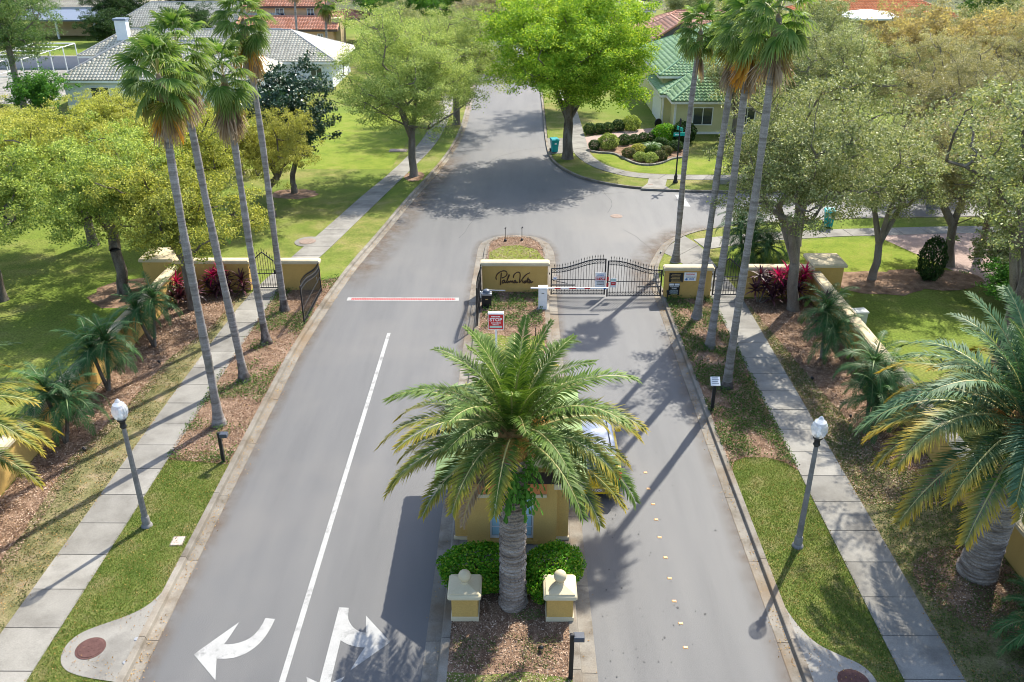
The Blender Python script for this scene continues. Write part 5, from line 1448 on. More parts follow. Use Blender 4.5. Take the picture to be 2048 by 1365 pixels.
tree('olive_a', 18.0, 60.5, 'tall olive oak beyond the side street', L_OLIVE, 1.0, rz=5.0, name='olive_oak_tree')
tree('olive_b', 23.5, 61.5, 'olive oak second beyond the side street', L_OLIVE, 1.0, 1.02, rz=1.9, name='olive_oak_tree')
tree('olive_a', 29.0, 58.8, 'tan olive oak third beyond the side street', L_TAN, 1.0, .98, rz=2.9, name='olive_oak_tree')
tree('olive_b', 26.0, 52.0, 'tan oak standing at the side street', L_TAN, .98, .95, rz=3.3, name='olive_oak_tree')
tree('olive_b', 35.0, 61.0, 'tan oak at the far right of the side street', L_TAN, 1.05, 1.02, rz=.9, name='olive_oak_tree')
tree('olive_a', 31.5, 50.0, 'sparse tan oak at the right edge of the photo', L_TAN, .95, rz=1.1, name='olive_oak_tree')
for i, (x, y, s, lb) in enumerate([(33, 73, 1.12, 'orange leaved tree left of the orange row'), (39.5, 72, 1.12, 'orange leaved tree in the middle of the orange row'), (46, 74, 1.15, 'orange leaved tree at the right end of the row')]):
    tree('far', x, y, lb, L_ORANGE, s, s * 1.04, rz=i * 1.7, name='orange_tree')
tree('olive_b', 24.5, 71.0, 'grey green oak below the orange roof', L_OLIVE, 1.0, 1.0, rz=.4, name='olive_oak_tree')
tree('olive_a', 17.5, 69.5, 'olive oak in front of the green roofed house', L_OLIVE, .8, .74, rz=1.0, name='olive_oak_tree')
tree('olive_a', 19.6, 31.0, 'olive oak shading the lawn behind the right side wall', L_OLIVE, .92, 1.15, rz=.7, name='olive_oak_tree')
tree('high', 17.5, 27.4, 'tall thin oak with a high crown behind the right side wall', L_OLIVE, 1.0, rz=2.4, name='olive_oak_tree')
tree('high', 17.0, 21.2, 'tall thin oak behind the wall at the lower right edge', L_OLIVE, 1.0, rz=4.0, name='olive_oak_tree')
tree('bushy', 24.2, 38.4, 'low olive shrub by the brick drive at the right edge', L_OLIVE, 1.0, .8, rz=1.0, name='shrub', cat='shrub')
tree('bushy', 22.6, 36.2, 'low green shrub on the lawn near the right edge', L_GREEN, .7, .55, rz=2.0, name='shrub', cat='shrub')
# band behind everything
BAND = [(-72, 150, L_DARK, 1.5, 'dark tree behind the blue grey roof'), (-62, 148, L_DARK, 1.3, 'dark brown tree at the top left'), (-50, 138, L_DARK, 1.25, 'dark tree above the grey ridge'), (-44, 146, L_DARK, 1.2, 'dark tree left of the peach house'),
        (-38, 150, L_OLIVE, 1.2, 'olive tree above the white house'), (-18.5, 128, L_GREEN, 1.15, 'dense dark green tree right of the peach house'), (-13.5, 120, L_GREEN, 1.1, 'green tree above the light street tree'), (-9, 130, L_GREEN, 1.1, 'green tree at the top of the street'),
        (-8, 95, L_LIGHT, .85, 'pale tree left of the far street'), (-3.5, 108, L_GREY, 1.05, 'grey twiggy tree at the end of the street'), (3.2, 104, L_GREY, .9, 'grey brown tree behind the bright tree'), (6.5, 112, L_TAN, .95, 'tan tree behind the bright tree'),
        (9, 122, L_GREEN, .95, 'green tree between the mauve roof and the street'), (33, 138, L_GREEN, 1.1, 'green tree right of the mauve roof'), (36, 108, L_OLIVE, .95, 'olive tree behind the right fan palms'), (62, 118, L_GREEN, 1.2, 'green tree right of the orange roof'),
        (70, 132, L_DARK, 1.3, 'dark tree at the top right'), (80, 128, L_DARK, 1.3, 'dark tree at the top right corner'), (56, 96, L_TAN, 1.15, 'tan tree below the orange roof'), (48, 90, L_OLIVE, 1.1, 'olive tree in front of the orange roof'),
        (68, 98, L_ORANGE, 1.15, 'orange tan tree at the far right'), (40, 88, L_TAN, 1.05, 'tan tree above the orange row'), (-30, 150, L_GREEN, 1.2, 'green tree behind the peach roof'), (-80, 120, L_PINE, 1.3, 'pale green tree at the left edge by the pines'),
        (-68, 112, L_OLIVE, 1.0, 'olive tree behind the grey garden wall'), (-2, 178, L_DARK, 1.4, 'dark tree at the far end of the street'), (-20, 175, L_OLIVE, 1.4, 'olive tree far behind the street left'), (18, 172, L_OLIVE, 1.4, 'olive tree far behind the street right'), (45, 170, L_DARK, 1.5, 'dark tree far behind the orange roof'),
        (-70, 126, L_DARK, 1.1, 'dark tree left of the blue grey lean-to'), (-55, 127, L_DARK, .95, 'dark tree in front of the blue grey lean-to'), (-14, 108, L_OLIVE, .85, 'olive tree beside the peach house and small palms'), (-6, 143, L_GREEN, 1.2, 'green tree at the top behind the far street'),
        (4, 132, L_GREY, 1.1, 'grey tree before the distant orange house'), (24, 125, L_OLIVE, 1.0, 'olive tree between the salmon and orange roofs'), (-50.5, 112, L_DARK, .7, 'dark tree behind the white picket fence'), (-60, 109, L_GREEN, .55, 'green tree behind the long grey garden wall'), (-41, 114, L_DARK, .75, 'dark tree behind the white chimney'), (-75, 104, L_OAK2, 1.0, 'yellow green tree at the far left edge')]
for i, (x, y, lm, s, lb) in enumerate(BAND):
    tree('far', x, y, lb, lm, s, rz=i * 1.3, name='background_tree')
far_v = []; g = np.random.default_rng(5)
C = np.stack([g.uniform(-260, 260, 26000), g.uniform(190, 330, 26000), g.uniform(0, 1, 26000) ** .6 * 10], 1)
C[:, 2] *= .55 + .45 * np.clip(blotch(C[:, 0], C[:, 1], 3, .06), -1, 1) * .5 + .2
V, F = leaf_quads(C, 2.0, 1.6, g, .6)
tag(inst('distant_wood', np_mesh('distant_wood', V, F, L_DARK)), 'far mass of trees beyond the houses', 'wood', kind='stuff')

# ------------------------------------------------------------------ shrubs
def ball_proto(seed, n, ls, fl=.85):
    g = np.random.default_rng(seed)
    d = unit(g.normal(size=(n, 3))); r = g.uniform(.80, 1.03, n)
    bump = 1 + .07 * np.sin(d[:, 0] * 7 + seed) * np.sin(d[:, 1] * 6) + .05 * np.sin(d[:, 2] * 9)
    C = d * (r * bump)[:, None]; C[:, 2] = C[:, 2] * fl + fl * .92
    C[:, 2] = np.maximum(C[:, 2], .04)
    V, F = leaf_quads(C, ls, ls * .6, g, .1, outdir=d * .9)
    # dark woody inside
    me = np_mesh('foliage', V, F, None); me.materials.append(None)
    return me
BALL = [ball_proto(1, 3200, .14), ball_proto(2, 3200, .15)]
HEDG = [ball_proto(3, 9000, .085, .62), ball_proto(4, 9000, .085, .62)]
stem_me = MB().tube([(0, 0, 0), (.05, .02, .5), (.12, .05, 1.0)], [.05, .04, .02], 5).tube([(0, 0, .1), (-.1, .08, .5), (-.25, .1, .95)], [.04, .03, .015], 5).tube([(0, 0, .1), (.05, -.1, .5), (.1, -.28, .9)], [.04, .03, .015], 5).mesh('stem', [M['bark']])
def shrub(x, y, s, label, lm, me=None, name='clipped_shrub', cat='shrub', group=None, z=ZL, rz=0.0, wob=1.0):
    t = empty(name, (x, y, z), rz, label, cat, group)
    t.scale = s if hasattr(s, '__len__') else (s, s, s)
    inst('foliage', me or BALL[0], t, mat=lm); inst('stem', stem_me, t)
    return t
for i, (x, y, s) in enumerate([(6.05, 70.85, .55), (6.85, 71.15, .50), (7.6, 71.5, .50), (8.5, 72.1, .56)]):
    shrub(x, y, s, ['first', 'second', 'third', 'last'][i] + ' round clipped shrub from the pavement along the back of the brick drive', L_BALL, BALL[i % 2], group='clipped shrubs behind the drive', rz=i)
for i, (x, y, s) in enumerate([(6.0, 65.7, .46), (8.5, 67.3, .50), (9.35, 67.9, .42), (10.1, 68.2, .45), (10.85, 68.4, .46)]):
    shrub(x, y, s, ['first', 'second', 'third', 'fourth', 'last'][i] + ' round clipped shrub from the pavement along the front of the brick drive', L_BALL, BALL[i % 2], group='clipped shrubs before the drive', rz=i * 2)
shrub(7.1, 65.9, (.78, .65, .72), 'loose flowering shrub between clipped balls at the drive', L_LIGHT, BALL[1], 'loose_shrub')
shrub(9.6, 72.2, (.8, .6, .75), 'yellow green shrub under the bright tree', L_OAK2, BALL[0], 'loose_shrub')
shrub(11.8, 68.3, (1.0, .9, .85), 'squared bright green hedge before the yellow house', L_HEDGE, BALL[0], 'hedge')
shrub(13.2, 68.0, (1.0, .9, 1.0), 'dark shrub beside the green street sign', L_DARK, BALL[1], 'loose_shrub')
for i, (x, y, s, lm, lb) in enumerate([(8.4, 63.4, .55, L_COVERD, 'pale tufted plant at the left end of the corner bed'), (9.1, 62.4, .5, L_LIGHT, 'light green mound at the front of the corner bed'), (9.8, 62.0, .55, L_LIGHT, 'light green mound at the tip of the corner bed'),
                                     (10.6, 62.6, .55, L_COVERD, 'pale tufted plant at the right front of the corner bed'), (9.2, 64.3, .6, L_OAK, 'yellow green mound left of the cycad'), (10.2, 63.9, .6, L_COVER, 'green mound in front of the cycad'),
                                     (11.3, 64.3, .5, L_COVERD, 'pale mound at the right of the corner bed'), (11.2, 66.4, .6, L_BALL, 'dark mound behind the cycad'), (12.2, 65.4, .6, L_BALL, 'dark mound by the street sign')]):
    shrub(x, y, (s, s, s * .8), lb, lm, BALL[i % 2], 'bedding_plant', 'plant', rz=i)
shrub(20.5, 39.7, (.65, .65, 1.35), 'dark conical shrub on the right lawn', L_DARK, BALL[0], 'conical_shrub')
# hedge behind the pillars
shrub(-.95, 18.0, (1.12, .78, .98), 'glossy green shrub left of the central palm trunk', L_HEDGE, HEDG[0], 'hedge_shrub', 'shrub', 'hedge shrubs before the guardhouse')
shrub(.98, 17.95, (1.02, .78, .93), 'glossy green shrub right of the central palm trunk', L_HEDGE, HEDG[1], 'hedge_shrub', 'shrub', 'hedge shrubs before the guardhouse', rz=1.0)

# ------------------------------------------------------------------ palms
def strips_mesh(name, V, Q, tip, mi=None, mats=2):
    me = np_mesh(name, V, Q, None, tip)
    for _ in range(mats): me.materials.append(None)
    if mi is not None: me.polygons.foreach_set('material_index', np.asarray(mi, np.int32))
    return me
def fan_frond(pitch, seed, dead=False, size=1.0):
    """costapalmate blade on a bowed petiole; pleated segments part near the rim and hang at their tips"""
    g = np.random.default_rng(seed)
    V = []; Q = []; T = []; MI = []
    p = R(pitch)
    lp = (.45 if dead else g.uniform(.72, 1.0)) * size
    pts = []
    pos = np.array([0., 0., 0.]); a = p
    for k in range(5):
        pts.append(pos.copy()); pos = pos + np.array([cos(a), 0, sin(a)]) * lp / 4; a -= R(4)
    w = .020
    for k, q in enumerate(pts):
        for s in (-1, 1):
            V.append(q + np.array([0, s * w * (1 - .1 * k), 0])); T.append(0.3 * k / 4)
    for k in range(4):
        Q.append((2 * k, 2 * k + 1, 2 * k + 3, 2 * k + 2)); MI.append(1)
    h = pts[-1]
    a -= R(6 if not dead else 0)
    roll = g.uniform(-.55, .55)
    A = np.array([cos(a), 0, sin(a)]); S0 = np.array([0, 1., 0]); N0 = np.cross(S0, A) * -1
    if N0[2] < 0: N0 = -N0
    S = S0 * cos(roll) + N0 * sin(roll); N = np.cross(A, S)
    ns = 30; span = 112 if not dead else 55
    th = np.linspace(-span, span, ns)
    dth = R(th[1] - th[0])
    for k, t_ in enumerate(th):
        t2 = R(t_) + g.normal() * .025
        L = (.86 - .24 * (abs(t_) / 112) ** 2) * size * g.uniform(.9, 1.08) * (1.25 if dead else 1)
        dr = A * cos(t2) + S * sin(t2); pr = np.cross(N, dr)
        b = len(V)
        arch = .22 * (abs(t_) / 112) ** 2
        for j, (u, wd) in enumerate([(0.03, .01), (.40, .40 * dth * .55), (.66, .60 * dth * .40), (.86, .60 * dth * .20), (1.0, .004)]):
            q = h + dr * L * u - N * arch * L * u * u
            dd = max(0, u - .45)
            q = q + np.array([0, 0, -1.0]) * L * (dd ** 1.7) * (.95 if not dead else .7) * g.uniform(.6, 1.4)
            pl = N * (.035 if k % 2 else -.035) * L * min(1, u * 2) * (1 if u < .7 else .4)
            V.append(q + pr * wd * L + pl); V.append(q - pr * wd * L - pl)
            T += [u, u]
        for j in range(4):
            Q.append((b + 2 * j, b + 2 * j + 1, b + 2 * j + 3, b + 2 * j + 2)); MI.append(0)
    return strips_mesh('frond', V, Q, T, MI)
FANP = [82, 70, 54, 36, 18, 0, -22, -44]
FAN = [[fan_frond(p, 100 + i * 7 + k) for k in range(2)] for i, p in enumerate(FANP)]
FAND = [fan_frond(p, 300 + i, True) for i, p in enumerate([-62, -72, -80])]

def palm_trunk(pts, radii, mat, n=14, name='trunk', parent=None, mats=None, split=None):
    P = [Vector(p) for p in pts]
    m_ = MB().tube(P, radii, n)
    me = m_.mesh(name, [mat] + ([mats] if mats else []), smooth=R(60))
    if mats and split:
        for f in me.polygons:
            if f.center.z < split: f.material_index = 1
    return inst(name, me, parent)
def fan_palm(x, y, h, dx, dy, label, seed, skirt=10, rust=2, nf=38, foot=.8, size=1.0):
    g = random.Random(seed)
    t = empty('fan_palm', (x, y, ZL), 0, label, 'palm tree', 'tall fan palms beside the lanes')
    P = []; Rr = []
    for k in range(91):
        u = k / 90
        q = u ** 1.25
        z = h * u
        P.append((dx * q + .05 * sin(u * 5 + seed), dy * q + .04 * cos(u * 4 + seed), z))
        r = .148 - .035 * u + .13 * math.exp(-z / .32) + .010 * sin(z * 2.1 + seed) + (.006 if k % 2 else -.004) * g.uniform(.3, 1.6)
        Rr.append(max(.11, r))
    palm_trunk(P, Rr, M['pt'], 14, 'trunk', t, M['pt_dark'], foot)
    top = Vector(P[-1])
    palm_trunk([top + Vector((0, 0, -1.2)), top + Vector((0, 0, -.9)), top + Vector((0, 0, -.45)), top + Vector((0, 0, -.1)), top + Vector((0, 0, .12))], [.12, .17, .16, .12, .05], M['palm_dead'] if skirt else M['bark'], 10, 'boot', t)
    for i in range(nf):
        f = (i + .5) / nf
        k = min(7, int(f ** .85 * 8))
        m = FAN[k][g.randrange(2)]
        old = f > .86 and g.random() < .6
        s = g.uniform(.88, 1.12) * size
        inst('frond', m, t, top + Vector((0, 0, .30 - .62 * f)), (g.uniform(-.12, .12), g.uniform(-.12, .12), i * 2.39996 + g.uniform(-.2, .2)), s, M['fan_old'] if old else M['fan'])
    for i in range(skirt):
        inst('dead_frond', FAND[i % 3], t, top + Vector((0, 0, -.45 - .35 * g.random())), (0, 0, i * 2 * pi / max(1, skirt) + g.uniform(-.3, .3)), g.uniform(.8, 1.05), M['palm_dead'])
    for i in range(rust):
        inst('dead_frond', FAND[i % 3], t, top + Vector((0, 0, -.30)), (0, .25, g.uniform(0, 6.28)), g.uniform(.85, 1.05), M['palm_rust'])
    for o in t.children:
        if o.name.startswith(('frond', 'dead')) and len(o.data.materials) > 1 and o.data.materials[1] is None: o.data.materials[1] = M['rachis']
    return t
FP = [(-10.61, 26.06, 12.0, .10, .0, 'fan palm nearest the camera in the left row', 1, 2, 2, .0),
      (-10.63, 29.34, 12.3, -.55, .1, 'second fan palm from the camera in the left row', 2, 6, 0, .75),
      (-10.57, 32.59, 10.9, -.25, .0, 'third fan palm from the camera in the left row', 3, 10, 0, .95),
      (-10.56, 35.91, 12.5, -.25, .1, 'fan palm farthest from the camera in the left row', 4, 2, 2, .55),
      (8.17, 28.84, 13.4, .10, .0, 'fan palm nearest the camera in the right row', 5, 4, 0, .3),
      (8.17, 32.22, 12.7, .25, .0, 'second fan palm from the camera in the right row', 6, 5, 4, .2),
      (8.14, 35.18, 12.3, .55, .0, 'third fan palm from the camera in the right row', 7, 7, 0, .0),
      (8.31, 42.14, 11.4, .25, .1, 'fan palm behind the notice wall in the right row', 8, 2, 0, .0)]
for (x, y, h_, dx, dy, lb, sd_, sk, ru, ft_) in FP:
    fan_palm(x, y, h_, dx, dy, lb, sd_, sk, ru, 36, ft_, .745)
fan_palm(-23.5, 112, 6.4, .2, 0, 'small fan palm beside the peach house', 9, 8, 0, 26, 0, .9)
fan_palm(-26.4, 109, 8.6, .1, 0, 'fan palm with a bare stem before the peach house', 10, 3, 0, 22, 0, .8)

def date_frond(elev, bend, L, seed, nl=112, ll=.60, lw=.020, vee=.24):
    g = np.random.default_rng(seed)
    n = 40
    s = np.linspace(0, 1, n)
    e = R(elev) - R(bend) * s ** 1.25
    yaw = R(g.uniform(-14, 14)) * s ** 1.5
    d = np.stack([np.cos(e) * np.cos(yaw), np.cos(e) * np.sin(yaw), np.sin(e)], 1)
    P = np.r_[[np.zeros(3)], np.cumsum(d[:-1] * L / (n - 1), axis=0)]
    V = []; Q = []; T = []; MI = []
    tw = g.uniform(-.25, .25)
    for k in range(0, n - 1, 3):           # rib as a thin ridge of quads
        k2 = min(k + 3, n - 1)
        wa = .035 * (1 - .85 * s[k]); wb = .035 * (1 - .85 * s[k2])
        Sd = unit(np.cross(d[k], [0, 0, 1.0]) if abs(d[k][2]) < .98 else np.array([0, 1., 0]))
        Nn = np.cross(Sd, d[k])
        b = len(V)
        V += [P[k] - Sd * wa, P[k] + Nn * wa, P[k] + Sd * wa, P[k2] - Sd * wb, P[k2] + Nn * wb, P[k2] + Sd * wb]
        T += [0] * 6
        Q += [(b, b + 1, b + 4, b + 3), (b + 1, b + 2, b + 5, b + 4)]; MI += [1, 1]
    for i in range(nl):
        u = .05 + .95 * (i + .5) / nl
        x = u * (n - 1); k = min(n - 2, int(x)); fr = x - k
        p = P[k] * (1 - fr) + P[k + 1] * fr; t = d[k]
        Sd = np.cross(t, [0, 0, 1.0]); Sd = Sd / (np.linalg.norm(Sd) + 1e-6) if abs(t[2]) < .985 else np.array([0, -1., 0])
        Nn = np.cross(Sd, t)
        ca, sa = cos(tw * u), sin(tw * u)
        Sd, Nn = Sd * ca + Nn * sa, Nn * ca - Sd * sa
        le = ll * (.30 + .70 * min(1, 3.0 * u)) * (1 - .70 * (max(0, u - .45) / .55) ** 1.4)
        ang = R(64 - 24 * u)
        for sgn in (-1, 1):
            a2 = ang + g.normal() * .09; v2 = vee + g.normal() * .14
            dr = t * cos(a2) + (Sd * sgn * cos(v2) + Nn * sin(v2)) * sin(a2)
            wv = np.cross(dr, Nn); wv /= np.linalg.norm(wv) + 1e-6
            l_ = le * g.uniform(.85, 1.12)
            b = len(V)
            V += [p, p + dr * l_ * .42 + wv * lw, p + dr * l_ + np.array([0, 0, -.20 * l_]), p + dr * l_ * .42 - wv * lw]
            tt = .62 * u
            T += [tt * .6, tt * .8 + .12, tt + .42, tt * .8 + .12]
            Q.append((b, b + 1, b + 2, b + 3)); MI.append(0)
    return strips_mesh('frond', V, Q, T, MI)
DE = [(84, 42), (74, 58), (64, 70), (55, 80), (46, 86), (37, 90), (29, 88), (21, 82), (14, 74), (6, 66)]
DATE = [[date_frond(e, b, 3.2, 500 + i * 5 + k) for k in range(2)] for i, (e, b) in enumerate(DE)]
PYG = [date_frond(e, b, 1.25, 700 + i, 58, .27, .0065, .12) for i, (e, b) in enumerate([(78, 85), (60, 108), (42, 118), (26, 112), (8, 95), (-10, 75)])]
def fern_mesh(seed, n=60):
    g = np.random.default_rng(seed)
    V = []; Q = []; T = []
    for k in range(n):
        a = g.uniform(0, 2 * pi); z = g.uniform(-.95, .15); r0 = .30
        o = np.array([r0 * cos(a), r0 * sin(a), z]); d0 = np.array([cos(a), sin(a), 0.])
        L = g.uniform(.35, .7); pts = []
        for u in np.linspace(0, 1, 6): pts.append(o + d0 * L * u * .75 + np.array([0, 0, L * (.45 * u - 1.15 * u * u)]))
        sd = np.array([-sin(a), cos(a), 0.])
        for j in range(5):
            w = .13 * L * (1 - j / 5.5) + .02
            for sg in (-1, 1):
                b = len(V); m = (pts[j] + pts[j + 1]) / 2
                V += [pts[j], m + sd * sg * w * 1.2 + (pts[j + 1] - pts[j]) * .3, pts[j + 1], m]; T += [.1] * 4
                Q.append((b, b + 1, b + 2, b + 3))
    me = np_mesh('fern', V, Q, None, T); me.materials.append(None)
    return me
FERN = fern_mesh(3, 130)
def date_palm(x, y, h, tr, label, seed, nf, size, green, old, yaw0=0.0, lean=(0, 0), foot=None, oldfrac=.55, zbase=ZL, clear=0.0):
    g = random.Random(seed)
    t = empty('date_palm', (x, y, zbase), 0, label, 'palm tree')
    P = []; Rr = []
    n = 40
    for k in range(n + 1):
        u = k / n; z = h * u
        P.append((lean[0] * u, lean[1] * u, z))
        Rr.append(tr * (1 + .22 * math.exp(-z / .25) + (.025 if k % 2 else -.02) + .10 * max(0, (u - .55)) ))
    tk = palm_trunk(P, Rr, M['date_trunk'], 22, 'trunk', t)
    # leaf-base scars as low overlapping scales round the trunk
    m_ = MB()
    rows = int(h / .105)
    for j in range(rows):
        z = .05 + j * .105; u = z / h
        r = tr * (1 + .22 * math.exp(-z / .25) + .10 * max(0, u - .55))
        na = 11
        for i in range(na):
            a = 2 * pi * (i + .5 * (j % 2)) / na + g.uniform(-.05, .05); w = 2 * pi / na * .46; e = g.uniform(.02, .055)
            c = (lean[0] * u, lean[1] * u)
            def pt(aa, rr, zz): return (c[0] + rr * cos(aa), c[1] + rr * sin(aa), zz)
            m_.add([pt(a - w, r * .99, z), pt(a, r * .99, z - .035), pt(a + w, r * .99, z), pt(a - w, r + e * .7, z + .055), pt(a, r + e, z + .075), pt(a + w, r + e * .7, z + .055), pt(a - w, r * .98, z + .09), pt(a + w, r * .98, z + .09)],
                   [(0, 1, 4, 3), (1, 2, 5, 4), (3, 4, 5, 7, 6)])
    m_.build('leaf_scar', M['date_trunk'], t)["kind"] = 'stuff'
    top = Vector((lean[0], lean[1], h))
    palm_trunk([top + Vector((0, 0, -.5)), top + Vector((0, 0, -.1)), top + Vector((0, 0, .35)), top + Vector((0, 0, .6))], [tr * 1.12, tr * 1.25, tr * .85, tr * .2], surf('fibrous_crown', [(.12, .06, .02), (.24, .13, .045), (.34, .20, .08)], 9, .9, bump=.5, bump_scale=30), 14, 'crown_shaft', t)
    f = inst('fern', FERN, t, top + Vector((0, 0, -.55)), (0, 0, seed), (1.05 * tr / .33, 1.05 * tr / .33, 1.15), L_GREEN)
    for i in range(nf):
        q = (i + .5) / nf
        k = min(9, int(q * 10))
        m = DATE[k][g.randrange(2)]
        yel = q > 1 - oldfrac and g.random() < .75
        a = yaw0 + i * 2.39996 + g.uniform(-.15, .15)
        if k >= 7 and abs((a + pi / 2 + pi) % (2 * pi) - pi) < clear: continue
        rr = tr * (.35 + .75 * q)
        inst('frond', m, t, top + Vector((rr * cos(a), rr * sin(a), .45 - .62 * q)), (g.uniform(-.08, .08), g.uniform(-.08, .08), a), size * g.uniform(.9, 1.08) * (.86 if q < .3 else 1.0), old if yel else green)
    for i in range(3):
        a = g.uniform(0, 6.28)
        m_ = MB()
        for k in range(26):
            b = a + g.uniform(-.35, .35); l_ = g.uniform(.5, .95)
            m_.tube([(0, 0, 0), (cos(b) * l_ * .5, sin(b) * l_ * .5, .28 * l_), (cos(b) * l_ * .9, sin(b) * l_ * .9, -.05 * l_)], [.014, .01, .006], 3, cap=False)
        m_.build('fruit_stalk', M['fruit'], t, loc=top + Vector((tr * .9 * cos(a), tr * .9 * sin(a), .15)))
    for o in t.children:
        if o.name.startswith('frond') and len(o.data.materials) > 1 and o.data.materials[1] is None: o.data.materials[1] = M['rachis']
    return t
cp_ = date_palm(-.06, 17.25, 5.2, .315, 'broad date palm in front of the guardhouse', 21, 54, .95, M['date'], M['date_old'], .3, clear=.62)
for k, a in enumerate((3.5, 3.9)):
    inst('dead_frond', DATE[9][k], cp_, (.3 * cos(a), .3 * sin(a), 4.8), (0, .35, a), (.62, .62, .62), M['palm_dead'])
for o in cp_.children:
    if len(o.data.materials) > 1 and o.data.materials[1] is None: o.data.materials[1] = M['rachis']
date_palm(12.78, 18.5, 4.75, .44, 'large bluish date palm at the right edge', 22, 58, 1.22, M['date_blue'], M['date_blue_old'], 1.1, lean=(.22, .1), oldfrac=.5)
date_palm(-15.2, 18.2, 4.55, .40, 'date palm at the left edge, only its frond tips showing', 23, 52, 1.0, M['date'], M['date_old'], .2, oldfrac=.6)

def pygmy_palm(x, y, stems, label, seed, mat='pygmy', nf=30, size=1.0):
    g = random.Random(seed)
    t = empty('young_palm', (x, y, ZL), 0, label, 'small palm')
    for (dx, dy, h) in stems:
        pts = [(0.3 * dx * u, .3 * dy * u + 0, 0) for u in (0,)] + [(dx * u ** .8, dy * u ** .8, h * u) for u in (.0, .3, .65, 1)]
        st_ = MB().tube(pts[1:], [.085, .07, .065, .075], 8).build('trunk', M['bark'], t)
        for i in range(nf):
            q = (i + .5) / nf
            m = PYG[min(5, int(q * 6))]
            inst('frond', m, st_, (dx, dy, h + .12 - .25 * q), (g.uniform(-.1, .1), g.uniform(-.1, .1), i * 2.39996 + g.uniform(-.2, .2)), size * g.uniform(.85, 1.1), M[mat])
    for me in PYG:
        if me.materials[1] is None: me.materials[1] = M['pygmy_rib']
    return t
pygmy_palm(-15.2, 32.2, [(-.5, .1, 1.55), (.25, .2, 2.05)], 'double stemmed young palm at the far end of the left mulch bed', 31, size=1.05)
pygmy_palm(-15.55, 28.5, [(-.35, .1, 1.65), (.2, .2, 1.9)], 'dark double young palm in the middle of the left mulch bed', 32, size=1.25)
pygmy_palm(-15.5, 24.9, [(-.3, .1, 1.9), (.35, .1, 1.6)], 'young palm nearest the camera in the left mulch bed', 33, size=1.25)
pygmy_palm(-16.5, 44.0, [(.1, 0, 1.5)], 'light green young palm behind the left wall', 34, 'pygmy_bright', size=1.2)
pygmy_palm(12.55, 31.3, [(-.1, .1, 2.05), (.2, -.3, 1.3)], 'double young palm in the right mulch bed', 35, size=1.2)
pygmy_palm(12.55, 26.15, [(-.2, .1, 2.25), (.5, .3, 1.7), (-.1, -.5, 1.3)], 'clump of young palms left of the large right date palm', 36, size=1.15)
pygmy_palm(12.6, 15.5, [(.15, 0, 1.1), (.6, -.3, .8)], 'low young palm at the lower right corner', 37, size=1.15)
pygmy_palm(11.9, 42.2, [(-.3, .2, 1.9), (.4, .1, 1.5), (.1, -.6, 1.0), (1.2, -.2, .9)], 'clump of young palms behind the right walk gate', 38, size=1.25)
tcy = empty('cycad', (10.3, 65.3, ZL), 0, 'low bright cycad rosette in the corner bed', 'cycad')
for i in range(26):
    inst('frond', PYG[2 + i % 3], tcy, (0, 0, .35), (0, 0, i * 2.4), 1.0, M['pygmy_bright'])
MB().lathe([(.16, 0), (.18, .25), (.10, .4)], 10).build('trunk', M['bark'], tcy)

# ------------------------------------------------------------------ cordylines
def strap_rosette(seed, n=26):
    g = np.random.default_rng(seed)
    V = []; Q = []
    for k in range(n):
        a = k * 2.39996; e = R(80 - 85 * (k / n)); L = g.uniform(.36, .55)
        d0 = np.array([cos(a), sin(a), 0]); sd = np.array([-sin(a), cos(a), 0])
        b = len(V); p = np.array([0, 0, -.10 * k / n])
        for j, u in enumerate((0, .35, .7, 1.0)):
            ee = e - R(38) * u ** 1.5
            w = (.018, .040, .032, .002)[j]
            if j: p = p + (d0 * cos(ee) + np.array([0, 0, sin(ee)])) * L * .34
            V += [p + sd * w, p - sd * w]
        for j in range(3): Q.append((b + 2 * j, b + 2 * j + 1, b + 2 * j + 3, b + 2 * j + 2))
    me = np_mesh('leaf_rosette', V, Q, None); me.materials.append(None)
    return me
ROS = [strap_rosette(1), strap_rosette(2)]
def cordyline(x, y, stems, label, seed):
    g = random.Random(seed)
    t = empty('cordyline', (x, y, ZL), 0, label, 'plant', 'cordylines against the walls')
    for (dx, dy, h, c) in stems:
        MB().tube([(dx * .2, dy * .2, 0), (dx * .7, dy * .7, h * .5), (dx, dy, h)], [.025, .02, .018], 5).build('stem', M['bark'], t)
        inst('leaf_rosette', ROS[g.randrange(2)], t, (dx, dy, h), (g.uniform(-.2, .2), g.uniform(-.2, .2), g.uniform(0, 6)), g.uniform(.95, 1.35), M['cordy_red'] if c else M['cordy_dark'])
    return t
cordyline(-14.05, 37.6, [(0, .2, 1.15, 1), (-.35, .25, .95, 1), (.3, .2, .85, 0), (-.6, .1, .6, 0), (0, -.1, .55, 0), (.4, -.1, .4, 0), (-.25, -.2, .35, 0)], 'red and purple cordyline clump left of the left walk gate', 1)
cordyline(-13.05, 37.75, [(0, .1, .75, 0), (.1, -.1, .4, 0)], 'dark cordyline at the left walk gate post', 2)
cordyline(-16.0, 36.9, [(.1, .3, .9, 1), (-.2, .1, .7, 0), (.35, -.1, .5, 0), (.1, -.4, .45, 0)], 'cordyline with one pink head by the left pier', 3)
cordyline(-15.3, 36.9, [(0, .1, .6, 0), (.35, .0, .5, 0), (-.3, -.3, .4, 0)], 'dark purple cordyline behind the oak trunk', 4)
cordyline(11.35, 36.9, [(0, .2, 1.35, 0), (.45, .2, 1.2, 0), (.8, .1, 1.3, 1), (.2, -.1, .9, 0), (.7, -.2, .75, 0), (1.0, -.1, .55, 0), (-.2, 0, .7, 0), (.5, -.4, .5, 0)], 'dark purple cordyline clump right of the right walk gate', 5)
